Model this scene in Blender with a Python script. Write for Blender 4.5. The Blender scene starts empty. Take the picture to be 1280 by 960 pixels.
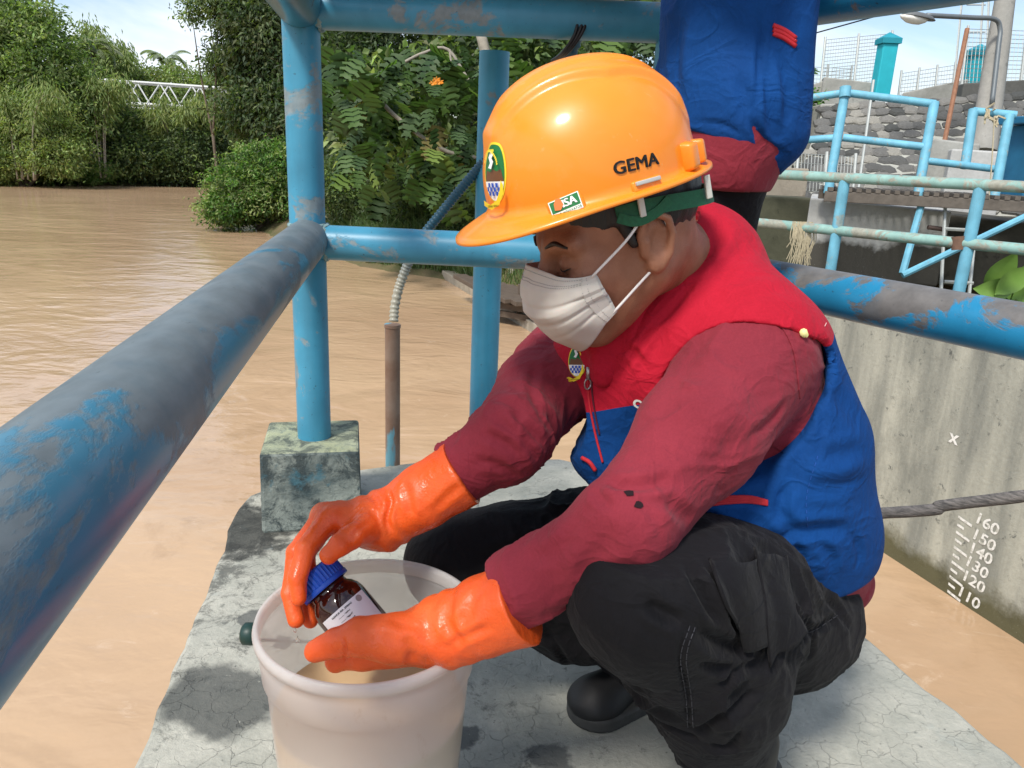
import bpy, bmesh, math, random
import numpy as np
from mathutils import Vector, Matrix, Quaternion, noise
from mathutils.bvhtree import BVHTree
random.seed(7); rng = np.random.default_rng(7)
SC = bpy.context.scene; COL = SC.collection
# ------------------------------------------------------------------ camera
F = 961.0; H = 0.85; PITCH = math.radians(16.5); ROLL = math.radians(2.5)
cf = np.array([0, math.cos(PITCH), -math.sin(PITCH)])
_r = np.array([1.0, 0, 0]); _d = np.array([0, -math.sin(PITCH), -math.cos(PITCH)])
cr = math.cos(ROLL)*_r - math.sin(ROLL)*_d; cd = math.cos(ROLL)*_d + math.sin(ROLL)*_r
CP = np.array([0, 0, H])
def W(x, y, dep): return Vector(CP + dep*(cf + (x-640)/F*cr + (y-480)/F*cd))
def G(x, y, z):
    v = cf + (x-640)/F*cr + (y-480)/F*cd
    return Vector(CP + v*((z-H)/v[2]))
def PX(p):
    q = np.array(p)-CP; k = q @ cf; return 640+F*(q @ cr)/k, 480+F*(q @ cd)/k
cam = bpy.data.cameras.new('camera'); camo = bpy.data.objects.new('camera', cam); COL.objects.link(camo)
cam.sensor_width = 36; cam.lens = 36*F/1280; cam.clip_start = .02; cam.clip_end = 2000
camo.matrix_world = Matrix(((cr[0], -cd[0], -cf[0], 0), (cr[1], -cd[1], -cf[1], 0), (cr[2], -cd[2], -cf[2], H), (0, 0, 0, 1)))
SC.camera = camo
# ------------------------------------------------------------------ light
SUN_EL, SUN_AZ = math.radians(52), math.radians(212)   # azimuth clockwise from +Y
sd_ = Vector((math.sin(SUN_AZ)*math.cos(SUN_EL), math.cos(SUN_AZ)*math.cos(SUN_EL), math.sin(SUN_EL)))
sl = bpy.data.lights.new('sun', 'SUN'); so = bpy.data.objects.new('sun', sl); COL.objects.link(so)
sl.energy = 2.7; sl.angle = math.radians(11.0); sl.color = (1, .955, .88)
so.rotation_euler = sd_.to_track_quat('Z', 'Y').to_euler()
wd = bpy.data.worlds.new('World'); SC.world = wd; wd.use_nodes = True
nt = wd.node_tree; nt.nodes.clear()
def NN(nt, t, **k):
    n = nt.nodes.new(t)
    for a, b in k.items():
        if a[0].isupper():
            n.inputs[a.replace('_', ' ')].default_value = b
        else: setattr(n, a, b)
    return n
out = NN(nt, 'ShaderNodeOutputWorld'); bg = NN(nt, 'ShaderNodeBackground', Strength=0.13)
sky = NN(nt, 'ShaderNodeTexSky', sky_type='NISHITA', sun_disc=False, sun_elevation=SUN_EL, sun_rotation=SUN_AZ, air_density=1.0, dust_density=1.5)
tc = NN(nt, 'ShaderNodeTexCoord')
mp = NN(nt, 'ShaderNodeMapping'); mp.inputs['Scale'].default_value = (1.2, 1.2, 3.2)
cn = NN(nt, 'ShaderNodeTexNoise', Scale=2.3, Detail=7.0, Roughness=.55, Distortion=.35)
cm = NN(nt, 'ShaderNodeMapRange'); cm.inputs['From Min'].default_value = .42; cm.inputs['From Max'].default_value = .64
c2 = NN(nt, 'ShaderNodeTexNoise', Scale=5.0, Detail=6.0, Roughness=.6)
cr2 = NN(nt, 'ShaderNodeMix', data_type='RGBA'); cr2.inputs[6].default_value = (4.6, 5.1, 5.9, 1); cr2.inputs[7].default_value = (7.2, 7.5, 7.9, 1)
mx = NN(nt, 'ShaderNodeMix', data_type='RGBA')
L = nt.links.new
L(tc.outputs['Generated'], mp.inputs[0]); L(mp.outputs[0], cn.inputs[0]); L(mp.outputs[0], c2.inputs[0])
L(cn.outputs[0], cm.inputs[0]); L(c2.outputs[0], cr2.inputs[0])
L(cm.outputs[0], mx.inputs[0]); L(sky.outputs[0], mx.inputs[6]); L(cr2.outputs[2], mx.inputs[7])
L(mx.outputs[2], bg.inputs[0]); L(bg.outputs[0], out.inputs[0])
SC.view_settings.view_transform = 'Standard'; SC.view_settings.look = 'None'
SC.view_settings.exposure = 0.55; SC.view_settings.gamma = 1.0
try: SC.view_settings.use_curve_mapping = False
except Exception: pass
SC.cycles.max_bounces = 8; SC.cycles.transparent_max_bounces = 8; SC.cycles.use_denoising = True
SC.cycles.caustics_refractive = False; SC.cycles.caustics_reflective = False; SC.cycles.sample_clamp_indirect = 6

# ------------------------------------------------------------------ material kit
def mat(name):
    m = bpy.data.materials.new(name); m.use_nodes = True
    nt = m.node_tree; b = nt.nodes['Principled BSDF']; b.inputs['Specular IOR Level'].default_value = .4
    return m, nt, b
def coord(nt, which='Object', scale=(1, 1, 1), rot=(0, 0, 0)):
    c = NN(nt, 'ShaderNodeTexCoord'); p = NN(nt, 'ShaderNodeMapping'); p.inputs['Scale'].default_value = scale; p.inputs['Rotation'].default_value = rot
    nt.links.new(c.outputs[which], p.inputs[0]); return p.outputs[0]
def noi(nt, co, scale, detail=4, rough=.55, dist=0.0):
    n = NN(nt, 'ShaderNodeTexNoise', Scale=scale, Detail=float(detail), Roughness=rough, Distortion=dist)
    nt.links.new(co, n.inputs[0]); return n.outputs[0]
def ramp(nt, v, a, b, lo=0.0, hi=1.0):
    n = NN(nt, 'ShaderNodeMapRange'); n.inputs[1].default_value = a; n.inputs[2].default_value = b; n.inputs[3].default_value = lo; n.inputs[4].default_value = hi
    nt.links.new(v, n.inputs[0]); return n.outputs[0]
def mixc(nt, fac, a, b):
    n = NN(nt, 'ShaderNodeMix', data_type='RGBA')
    for s, v in ((6, a), (7, b)):
        if isinstance(v, tuple): n.inputs[s].default_value = (*v, 1) if len(v) == 3 else v
        else: nt.links.new(v, n.inputs[s])
    if isinstance(fac, float): n.inputs[0].default_value = fac
    else: nt.links.new(fac, n.inputs[0])
    return n.outputs[2]
def mth(nt, op, a, b=0.0, c=None):
    n = NN(nt, 'ShaderNodeMath', operation=op)
    for i, v in enumerate((a, b) if c is None else (a, b, c)):
        if isinstance(v, (int, float)): n.inputs[i].default_value = v
        else: nt.links.new(v, n.inputs[i])
    return n.outputs[0]
def bump(nt, b, h, strength=.3, dist=.01):
    n = NN(nt, 'ShaderNodeBump', Strength=strength, Distance=dist)
    nt.links.new(h, n.inputs['Height']); nt.links.new(n.outputs[0], b.inputs['Normal']); return n
def simple(name, col, rough=.5, metal=0.0, var=.15, scale=30., bumpd=.0, spec=.4):
    m, nt, b = mat(name); co = coord(nt); n = noi(nt, co, scale, 5)
    c = mixc(nt, n, tuple(x*(1-var) for x in col), tuple(min(1, x*(1+var)) for x in col))
    nt.links.new(c, b.inputs['Base Color']); b.inputs['Roughness'].default_value = rough; b.inputs['Metallic'].default_value = metal
    b.inputs['Specular IOR Level'].default_value = spec
    if bumpd: bump(nt, b, n, .6, bumpd)
    return m
def paint_pipe(name, paint, worn, amount, scale, dark=(.10, .05, .03), topworn=0.0, rust=.62, rough=.38, axis=(1, 1, 1)):
    """glossy pipe paint, flaked to a grey primer in patches; more on the upper side when topworn"""
    m, nt, b = mat(name); co = coord(nt, scale=axis)
    n1 = noi(nt, co, scale, 9, .68, .6); n2 = noi(nt, co, scale*5, 6, .6); n3 = noi(nt, co, 2.1, 3)
    v = mth(nt, 'ADD', n1, mth(nt, 'MULTIPLY', mth(nt, 'SUBTRACT', n2, .5), .12))
    v = mth(nt, 'ADD', v, mth(nt, 'MULTIPLY', mth(nt, 'SUBTRACT', n3, .5), .25))
    if topworn:
        g = NN(nt, 'ShaderNodeNewGeometry'); s = NN(nt, 'ShaderNodeSeparateXYZ'); nt.links.new(g.outputs['Normal'], s.inputs[0])
        v = mth(nt, 'ADD', v, mth(nt, 'MULTIPLY', s.outputs[2], topworn))
    fac = ramp(nt, v, 1-amount-.02, 1-amount+.03)
    p2 = mixc(nt, ramp(nt, noi(nt, co, 7, 4), .3, .7), tuple(x*.8 for x in paint), tuple(min(1, x*1.15) for x in paint))
    w2 = mixc(nt, ramp(nt, n2, .35, .65), tuple(x*.7 for x in worn), worn)
    c = mixc(nt, fac, p2, w2)
    c = mixc(nt, ramp(nt, noi(nt, co, scale*.9, 8, .7), rust, rust+.05), c, dark)
    c = mixc(nt, ramp(nt, noi(nt, co, 110, 4, .6), .66, .74, 0, .8), c, (.03, .035, .035)); c = mixc(nt, ramp(nt, noi(nt, coord(nt), 55, 5, .65), .64, .72, 0, .5), c, worn)
    c = mixc(nt, ramp(nt, noi(nt, coord(nt, scale=(1, 1, .15)), 16, 5, .6), .5, .72, 0, .30), c, tuple(x*.45 for x in paint))
    nt.links.new(c, b.inputs['Base Color'])
    nt.links.new(ramp(nt, fac, 0, 1, rough, .55), b.inputs['Roughness'])
    bump(nt, b, mth(nt, 'MULTIPLY', fac, -1.0), .35, .0012)
    return m
def concrete(name, base, dark, scale=1.0, crack=.0, stain=.5, moss=None, streak=False, bumps=.004):
    m, nt, b = mat(name); co = coord(nt); 
    cs = coord(nt, scale=(1, 1, .12)) if streak else co
    big = noi(nt, cs, 3.2*scale, 7, .6, .3); fine = noi(nt, co, 40*scale, 8, .65); mid = noi(nt, co, 11*scale, 8, .7, .4)
    c = mixc(nt, ramp(nt, fine, .3, .7), tuple(x*.82 for x in base), base)
    c = mixc(nt, ramp(nt, big, .40, .72, 0, stain), c, dark)
    c = mixc(nt, ramp(nt, mid, .60, .68, 0, stain), c, tuple(x*.7 for x in dark))
    h = fine
    if crack:
        vo = NN(nt, 'ShaderNodeTexVoronoi', feature='DISTANCE_TO_EDGE', Scale=9.0*scale)
        nt.links.new(mth(nt, 'ADD', 0, 0), vo.inputs['Scale']) if False else None
        wv = NN(nt, 'ShaderNodeVectorMath', operation='ADD'); nz = NN(nt, 'ShaderNodeTexNoise', Scale=9.0*scale, Detail=6.0)
        sc_ = NN(nt, 'ShaderNodeVectorMath', operation='SCALE'); sc_.inputs['Scale'].default_value = .12/scale
        nt.links.new(co, nz.inputs[0]); nt.links.new(nz.outputs[1], sc_.inputs[0]); nt.links.new(co, wv.inputs[0]); nt.links.new(sc_.outputs[0], wv.inputs[1]); nt.links.new(wv.outputs[0], vo.inputs[0])
        ck = ramp(nt, vo.outputs[0], .0, .018, 1, 0); ck = mth(nt, 'MULTIPLY', ck, ramp(nt, noi(nt, co, 3.1*scale, 3), .42, .6))
        c = mixc(nt, mth(nt, 'MULTIPLY', ck, crack), c, tuple(x*.25 for x in base)); h = mth(nt, 'SUBTRACT', h, ck)
    if moss:
        c = moss(nt, co, c)
    c = mixc(nt, ramp(nt, noi(nt, co, 130, 6, .7), .62, .72, 0, .5), c, tuple(x*.35 for x in base)); c = mixc(nt, ramp(nt, noi(nt, co, 85, 6, .7), .64, .74, 0, .45), c, tuple(min(1, x*1.5) for x in base)); h = mth(nt, 'ADD', h, mth(nt, 'MULTIPLY', mid, 1.5))
    nt.links.new(c, b.inputs['Base Color']); b.inputs['Roughness'].default_value = .88; b.inputs['Specular IOR Level'].default_value = .25
    bump(nt, b, h, .7, bumps); return m

# ------------------------------------------------------------------ object kit
def link(o, parent=None):
    COL.objects.link(o)
    if parent: o.parent = parent
    return o
def tag(o, label=None, cat=None, group=None, kind=None):
    for k, v in (('label', label), ('category', cat), ('group', group), ('kind', kind)):
        if v: o[k] = v
    return o
def empty(name, label, cat, loc=(0, 0, 0), rz=0, group=None):
    o = bpy.data.objects.new(name, None); o.location = loc; o.rotation_euler = (0, 0, rz); o.empty_display_size = .1
    return tag(link(o), label, cat, group)
def mesh_np(name, v, f, m=None, smooth=True, mats=None, mi=None):
    """v (n,3) array, f (m,k) int array (k = 3 or 4)"""
    me = bpy.data.meshes.new(name); v = np.asarray(v, np.float32); f = np.asarray(f, np.int32); k = f.shape[1]
    me.vertices.add(len(v)); me.vertices.foreach_set('co', v.ravel())
    me.loops.add(f.size); me.loops.foreach_set('vertex_index', f.ravel())
    me.polygons.add(len(f)); me.polygons.foreach_set('loop_start', np.arange(0, f.size, k, dtype=np.int32))
    if mi is not None: me.polygons.foreach_set('material_index', np.asarray(mi, np.int32))
    me.update(calc_edges=True); me.polygons.foreach_set('use_smooth', np.full(len(f), smooth))
    for x in (mats or ([m] if m else [])): me.materials.append(x)
    return me
def obj(name, me, parent=None, loc=None):
    o = bpy.data.objects.new(name, me); link(o, parent)
    if loc is not None: o.location = loc
    return o
class MB:
    def __init__(s): s.bm = bmesh.new()
    def add(s, vs, fs):
        b = [s.bm.verts.new(v) for v in vs]
        for f in fs:
            try: s.bm.faces.new([b[i] for i in f])
            except ValueError: pass
        return b
    def box(s, c, size, M=None, taper=1.0):
        x, y, z = (q/2 for q in size); M = M or Matrix.Identity(3); c = Vector(c)
        vs = [c+M @ Vector((sx*x*(taper if sz > 0 else 1), sy*y*(taper if sz > 0 else 1), sz*z)) for sz in (-1, 1) for sx, sy in ((-1, -1), (1, -1), (1, 1), (-1, 1))]
        s.add(vs, [(3, 2, 1, 0), (4, 5, 6, 7), (0, 1, 5, 4), (1, 2, 6, 5), (2, 3, 7, 6), (3, 0, 4, 7)]); return s
    def beam(s, a, b, w, h, up=(0, 0, 1)):
        a, b = Vector(a), Vector(b); x = (b-a); l = x.length; x.normalize(); y = Vector(up).cross(x)
        y = y.normalized() if y.length > 1e-4 else Vector((1, 0, 0)); z = x.cross(y)
        M = Matrix((x, y, z)).transposed(); return s.box((a+b)/2, (l, w, h), M)
    def tube(s, pts, r, n=16, cap=True):
        pts = [Vector(p) for p in pts]; k = len(pts); rs = r if isinstance(r, (list, tuple, np.ndarray)) else [r]*k
        t = (pts[1]-pts[0]).normalized(); u = t.orthogonal().normalized(); rings = []
        for i, p in enumerate(pts):
            t2 = (pts[min(i+1, k-1)]-pts[max(i-1, 0)]).normalized(); q = t.rotation_difference(t2); u = (q @ u); u = (u-t2*u.dot(t2)).normalized(); t = t2; w = t.cross(u)
            rings.append([s.bm.verts.new(p+(u*math.cos(a)+w*math.sin(a))*rs[i]) for a in (2*math.pi*j/n for j in range(n))])
        for i in range(k-1):
            for j in range(n): s.bm.faces.new((rings[i][j], rings[i][(j+1) % n], rings[i+1][(j+1) % n], rings[i+1][j]))
        if cap:
            s.bm.faces.new(rings[0][::-1]); s.bm.faces.new(rings[-1])
        return s
    def lathe(s, prof, n=48, M=None, close=False):
        """prof list of (r, z) revolved about z, then transformed by the 4x4 M"""
        M = M or Matrix.Identity(4); rings = []
        for r, z in prof:
            if r < 1e-5: rings.append([s.bm.verts.new(M @ Vector((0, 0, z)))])
            else: rings.append([s.bm.verts.new(M @ Vector((r*math.cos(2*math.pi*j/n), r*math.sin(2*math.pi*j/n), z))) for j in range(n)])
        for a, b in zip(rings, rings[1:]):
            for j in range(n):
                k = (j+1) % n
                if len(a) == 1 and len(b) == 1: continue
                if len(a) == 1: s.bm.faces.new((a[0], b[k], b[j]))
                elif len(b) == 1: s.bm.faces.new((a[j], a[k], b[0]))
                else: s.bm.faces.new((a[j], a[k], b[k], b[j]))
        return s
    def prism(s, poly, z0, z1):
        n = len(poly); a = [s.bm.verts.new((x, y, z0)) for x, y in poly]; b = [s.bm.verts.new((x, y, z1)) for x, y in poly]
        s.bm.faces.new(a[::-1]); s.bm.faces.new(b)
        for i in range(n): s.bm.faces.new((a[i], a[(i+1) % n], b[(i+1) % n], b[i]))
        return s
    def build(s, name, m, parent=None, smooth=False, bevel=0, loc=None, seg=2):
        bmesh.ops.recalc_face_normals(s.bm, faces=s.bm.faces)
        me = bpy.data.meshes.new(name)
        if bevel:
            es = [e for e in s.bm.edges if len(e.link_faces) == 2 and e.calc_face_angle(0) > .6]
            bmesh.ops.bevel(s.bm, geom=es, offset=bevel, segments=seg, profile=.5, affect='EDGES', clamp_overlap=True)
        s.bm.to_mesh(me); s.bm.free()
        for x in (m if isinstance(m, list) else [m]): me.materials.append(x)
        if smooth: me.polygons.foreach_set('use_smooth', np.ones(len(me.polygons), bool)); 
        if smooth and smooth != 'all':
            me.update()
            try: me.set_sharp_from_angle(angle=.7)
            except Exception: pass
        return obj(name, me, parent, loc)
def copy_tree(o, parent=None):
    c = o.copy(); COL.objects.link(c); c.parent = parent
    for ch in [x for x in o.children]: copy_tree(ch, c)
    return c
def smooth_path(pts, n=8):
    """Catmull-Rom through pts"""
    P = [Vector(p) for p in pts]; P = [P[0]*2-P[1]]+P+[P[-1]*2-P[-2]]; out = []
    for i in range(1, len(P)-2):
        a, b, c, d = P[i-1:i+3]
        for k in range(n):
            t = k/n; out.append(.5*((2*b)+(c-a)*t+(2*a-5*b+4*c-d)*t*t+(3*b-a-3*c+d)*t**3))
    out.append(P[-2]); return out
# ================================================================== SETTING
BLUE = (.035, .30, .56); GREY = (.17, .19, .20)
m_pipe = paint_pipe('pipe_paint', (.055, .275, .425), (.24, .30, .32), .42, 7, rust=.70)
m_pipe_worn = paint_pipe('pipe_paint_worn', (.03, .165, .26), (.15, .185, .20), .505, 6.5, topworn=.11, rust=.78, rough=.30, axis=(1, .42, 1))
m_pipe_flake = paint_pipe('pipe_paint_flaked', (.022, .215, .40), (.17, .165, .16), .50, 8, topworn=.10, rust=.65, rough=.28)
m_pipe_far = paint_pipe('pipe_paint_far', (.15, .41, .54), (.33, .40, .38), .40, 5, dark=(.20, .15, .10), rust=.70, rough=.6)
m_pipe_green = paint_pipe('pipe_paint_faded', (.24, .40, .36), (.33, .33, .27), .48, 6, dark=(.20, .13, .09), rust=.66, rough=.6)
m_weld = simple('weld_bead', (.20, .30, .31), .7, 0, .8, 60, .004)

# --- water
WZ = -1.65
def water_material():
    m, nt, b = mat('muddy_water'); co = coord(nt, scale=(1, 1, 1)); cs = coord(nt, scale=(.8, 1.25, 1), rot=(0, 0, .35))
    n = noi(nt, cs, .22, 5, .55, .8); n2 = noi(nt, cs, 1.6, 5, .6, 1.2)
    c = mixc(nt, ramp(nt, n, .35, .65), (.43, .285, .17), (.53, .365, .222))
    c = mixc(nt, ramp(nt, n2, .5, .8, 0, .5), c, (.52, .36, .23))
    c = mixc(nt, ramp(nt, noi(nt, cs, 2.4, 8, .72, 2.2), .60, .70, 0, .45), c, (.62, .47, .34)); c = mixc(nt, ramp(nt, noi(nt, cs, .9, 6, .65, 1.8), .56, .72, 0, .45), c, (.30, .195, .11))
    nt.links.new(c, b.inputs['Base Color']); b.inputs['Roughness'].default_value = .11; b.inputs['IOR'].default_value = 1.33
    b.inputs['Specular IOR Level'].default_value = .5
    w1 = noi(nt, cs, .9, 3, .5, .9); w2 = noi(nt, cs, 3.6, 3, .5, .5); w3 = noi(nt, co, 13, 2)
    h = mth(nt, 'ADD', mth(nt, 'MULTIPLY', w1, .16), mth(nt, 'ADD', mth(nt, 'MULTIPLY', w2, .040), mth(nt, 'MULTIPLY', w3, .010)))
    bump(nt, b, h, .45, .5); return m
bmw = MB(); bmw.add([(-90, -60, WZ), (40, -60, WZ), (40, 140, WZ), (-90, 140, WZ)], [(0, 1, 2, 3)])
tag(bmw.build('river_water', water_material()), kind='structure')

# --- ground: one sheet, river bed cut below the water
SHORE_R = [(4.6, -60), (4.6, 0), (3.05, 4.2), (2.1, 7.0), (.75, 11.3), (-1.3, 15.9), (-3.4, 17.2), (-6.2, 21), (-9, 26), (-12, 34), (-17, 44.5), (-24, 52), (-60, 90), (-90, 130)]
SHORE_L = [(-28, -60), (-30, 0), (-33, 20), (-30, 38), (-28, 42.5), (-24, 44.2), (-21, 46), (-26, 53), (-66, 90), (-97, 130)]
def polydist(p, line):
    a = np.array(line[:-1], float)[None]; b = np.array(line[1:], float)[None]; q = p[:, None]
    ab = b-a; t = np.clip(((q-a)*ab).sum(-1)/(ab*ab).sum(-1), 0, 1); d = q-a-ab*t[..., None]; dist = np.sqrt((d*d).sum(-1))
    k = dist.argmin(1); i = np.arange(len(p)); cx = ab[0, k, 0]*(q[i, 0, 1]-a[0, k, 1])-ab[0, k, 1]*(q[i, 0, 0]-a[0, k, 0])
    return dist[i, k], cx   # cx > 0 : left of the line
def ground_z(x, y):
    p = np.stack([np.atleast_1d(x), np.atleast_1d(y)], 1).astype(float)
    dr, sr = polydist(p, SHORE_R); dl, s_l = polydist(p, SHORE_L)
    land_r = sr < 0; land_l = s_l > 0
    d = np.where(land_r, dr, np.where(land_l, dl, -np.minimum(dr, dl)))
    z = np.where(d > 0, WZ+.12+1.5*(1-np.exp(-d/2.2))+.03*np.minimum(d, 60), WZ+np.maximum(d*.6, -1.5)+.05)
    near = (p[:, 1] < 9.3) & (sr < 0)
    z = np.where(near, np.minimum(z, -1.1), z)
    return z
gx = np.concatenate([np.linspace(-400, -42, 20), np.linspace(-40, 20, 150), np.linspace(24, 400, 20)])
gy = np.concatenate([np.linspace(-200, -12, 10), np.linspace(-10, 60, 160), np.linspace(66, 600, 25)])
GX, GY = np.meshgrid(gx, gy); gz = ground_z(GX.ravel(), GY.ravel()); gz += np.array([noise.noise(Vector((a*.4, b*.4, 0)))*.12 for a, b in zip(GX.ravel(), GY.ravel())])
nx_ = len(gx); idx = np.arange(len(gx)*len(gy)).reshape(len(gy), nx_)
gf = np.stack([idx[:-1, :-1], idx[:-1, 1:], idx[1:, 1:], idx[1:, :-1]], -1).reshape(-1, 4)
m_g, nt, b = mat('bank_soil'); co = coord(nt); n = noi(nt, co, .8, 8, .65)
nt.links.new(mixc(nt, ramp(nt, n, .4, .6), (.075, .085, .03), (.16, .115, .065)), b.inputs['Base Color']); b.inputs['Roughness'].default_value = .95; bump(nt, b, noi(nt, co, 6, 6), .8, .06)
tag(obj('ground', mesh_np('ground', np.stack([GX.ravel(), GY.ravel(), gz], 1), gf, m_g)), kind='structure')

# --- pier the man squats on
def slab_moss(nt, co, c):
    # worn pale paint with blue remains, black mould, and the dark ring of the old coat by the pedestal
    bl = ramp(nt, noi(nt, co, 4.6, 7, .7, .5), .60, .66, 0, .75); sx = NN(nt, 'ShaderNodeSeparateXYZ'); nt.links.new(co, sx.inputs[0])
    far = ramp(nt, sx.outputs[1], 1.25, 2.0, .12, 1.0); c = mixc(nt, mth(nt, 'MULTIPLY', bl, far), c, (.12, .26, .32))
    sp = noi(nt, co, 15, 12, .82, .5)
    v = mth(nt, 'ADD', sp, mth(nt, 'MULTIPLY', mth(nt, 'SUBTRACT', noi(nt, co, 1.7, 3), .5), .45))
    edge = ramp(nt, sx.outputs[0], -.62, -.30, .10, 0.0)
    v = mth(nt, 'ADD', v, edge)
    c = mixc(nt, ramp(nt, v, .575, .67, 0, .72), c, (.055, .057, .052))
    c = mixc(nt, ramp(nt, noi(nt, co, 75, 5, .6), .66, .72, 0, .7), c, (.08, .085, .08)); c = mixc(nt, ramp(nt, noi(nt, co, 6, 4, .6), .5, .75, 0, .45), c, (.22, .235, .21))
    # big dark patch at the left lower edge
    dp = NN(nt, 'ShaderNodeVectorMath', operation='DISTANCE'); dp.inputs[1].default_value = (-.44, 1.02, 0); nt.links.new(co, dp.inputs[0])
    dd = mth(nt, 'ADD', dp.outputs['Value'], mth(nt, 'MULTIPLY', mth(nt, 'SUBTRACT', noi(nt, co, 9, 6), .5), .14))
    c = mixc(nt, ramp(nt, dd, .075, .10, .75, 0), c, (.045, .05, .05))
    dp = NN(nt, 'ShaderNodeVectorMath', operation='DISTANCE'); dp.inputs[1].default_value = (-.60, 1.60, 0); nt.links.new(co, dp.inputs[0])
    dd = mth(nt, 'ADD', dp.outputs['Value'], mth(nt, 'MULTIPLY', mth(nt, 'SUBTRACT', noi(nt, co, 22, 6), .5), .25))
    c = mixc(nt, ramp(nt, dd, .10, .15, .85, 0), c, (.03, .032, .03))
    for q, rr in (((-.472, 1.255, 0), .028), ((-.392, 1.185, 0), .022), ((.49, 1.14, 0), .03), ((.08, .93, 0), .035), ((-.05, .97, 0), .03)):
        dp = NN(nt, 'ShaderNodeVectorMath', operation='DISTANCE'); dp.inputs[1].default_value = q; nt.links.new(co, dp.inputs[0])
        dd = mth(nt, 'ADD', dp.outputs['Value'], mth(nt, 'MULTIPLY', mth(nt, 'SUBTRACT', noi(nt, co, 26, 5), .5), .07))
        c = mixc(nt, ramp(nt, dd, rr*.7, rr, .75, 0), c, (.07, .075, .075))
    return c
m_slab = concrete('pier_concrete', (.49, .48, .41), (.27, .28, .24), 2.6, .12, .85, slab_moss, bumps=.003)
def ped_stain(nt, co, c):
    v = noi(nt, co, 16, 9, .75, .5); c = mixc(nt, ramp(nt, v, .47, .56, 0, .85), c, (.035, .05, .055)); c = mixc(nt, ramp(nt, noi(nt, co, 9, 6, .7), .59, .66, 0, .7), c, (.05, .15, .20))
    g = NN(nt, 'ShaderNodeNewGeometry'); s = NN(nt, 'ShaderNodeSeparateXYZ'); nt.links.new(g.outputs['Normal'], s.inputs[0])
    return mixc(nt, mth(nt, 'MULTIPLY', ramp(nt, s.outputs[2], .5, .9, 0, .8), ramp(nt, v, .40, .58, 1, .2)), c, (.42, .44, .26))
m_block = concrete('pedestal_concrete', (.30, .34, .31), (.03, .055, .065), 3.2, .0, 1.0, ped_stain, bumps=.004)
pier = [(-.36, -1.6), (-.40, .2), (-.512, .88), (-.615, 1.50), (-.640, 1.60), (-.655, 1.70), (-.650, 1.78), (-.60, 1.86), (-.43, 1.965), (-.265, 2.045), (.151, 2.118), (.40, 2.0), (.60, 1.60), (.693, 1.28), (.797, .958), (1.05, .2), (1.6, -1.6)]
bm_ = MB()
dense = []
for (x0, y0), (x1, y1) in zip(pier, pier[1:]+pier[:1]):
    k = max(1, int(math.hypot(x1-x0, y1-y0)/.03)) if max(y0, y1) > .5 else 2
    for i in range(k):
        t = i/k; x = x0+(x1-x0)*t; y = y0+(y1-y0)*t; q = noise.noise(Vector((x*14, y*14, 3)))*.006+noise.noise(Vector((x*45, y*45, 5)))*.003
        dense.append((x+q, y+q))
bm_.prism(dense, -2.9, 0)
o = bm_.build('pier', m_slab, bevel=.008); tag(o, kind='structure'); 

# --- pedestal
bm_ = MB(); pc = Vector((-.470, 1.715, 0)); rz = Matrix.Rotation(math.radians(12), 3, 'Z')
bm_.box(pc+Vector((0, 0, .095)), (.225, .225, .195), rz, .97)
ped = bm_.build('pedestal', m_block, bevel=.007); tag(ped, 'small square concrete pedestal stained black and blue under the corner post', 'pedestal')

# --- guard railing of thick pipe round the pier
RZ1, RZ2 = .65, 1.119
rail = empty('guard_railing', 'thick blue pipe guard railing round the pier with worn grey paint', 'railing', (-.464, 1.713, .19))
rail_o = Vector((-.464, 1.713, .19))
def rb(mb, name, m, **k):
    return mb.build(name, m, rail, loc=-rail_o, **k)
P1 = Vector((-.464, 1.713)); P3 = Vector((.30, 1.693)); PB = Vector((1.55, -.35)); PL = Vector((-.464+.156*2.7, 1.713-2.7))
def p3(p, z): return Vector((p.x, p.y, z))
R = .0385
rb(MB().tube([p3(P1, .17), p3(P1, RZ2+.02)], R, 40), 'post', m_pipe, smooth=True)
rb(MB().tube([p3(P3, .0), p3(P3, RZ2)], R, 32), 'post', m_pipe, smooth=True)
rb(MB().tube([p3(PL, 0), p3(PL, RZ2)], R, 24), 'post', m_pipe, smooth=True)
rb(MB().tube([p3(PB, 0), p3(PB, RZ2)], R, 24), 'post', m_pipe, smooth=True)
for z in (RZ1, RZ2):
    zz = z
    rb(MB().tube([p3(P1, zz)+Vector((.012, 0, 0)), p3(P3, zz)], R*.985, 40), 'rail', m_pipe, smooth=True)
    rb(MB().tube([p3(P1, zz+.005), p3(PL, zz+.005)], .0455, 56), 'rail', m_pipe_worn, smooth=True)
    rb(MB().tube([p3(P3, zz-.001), p3(PB, zz-.001)], R*1.0, 48), 'rail', m_pipe_flake, smooth=True)
def weld(c, ax, r):
    """lumpy bead where two pipes meet"""
    q = Vector(ax).to_track_quat('Z', 'Y').to_matrix(); mb = MB(); pts = [c+q @ Vector((math.cos(a)*r, math.sin(a)*r, noise.noise(Vector((a*3, r, 1)))*.006)) for a in np.linspace(0, 2*math.pi, 60)]
    mb.tube(pts, [.0035+.006*abs(noise.noise(Vector((i*.7, c.z*9, 0)))) for i in range(60)], 8); return mb
for z in (RZ1, RZ2):
    rb(weld(p3(P1, z)+Vector((.041, .004, 0)), (1, .05, 0), R), 'weld', m_weld, smooth=True)
    rb(weld(p3(P1, z)+Vector((0, 0, .036)), (0, 0, 1), R), 'weld', m_weld, smooth=True)
rb(MB().lathe([(0, -.004), (.011, -.004), (.011, 0), (.008, .003), (0, .003)], 16, Matrix.Translation((-.165, 1.694, RZ2)) @ Matrix.Rotation(math.pi/2, 4, 'X')), 'bolt', simple('bolt_steel', (.05, .055, .06), .5, .6), smooth=True)
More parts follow.
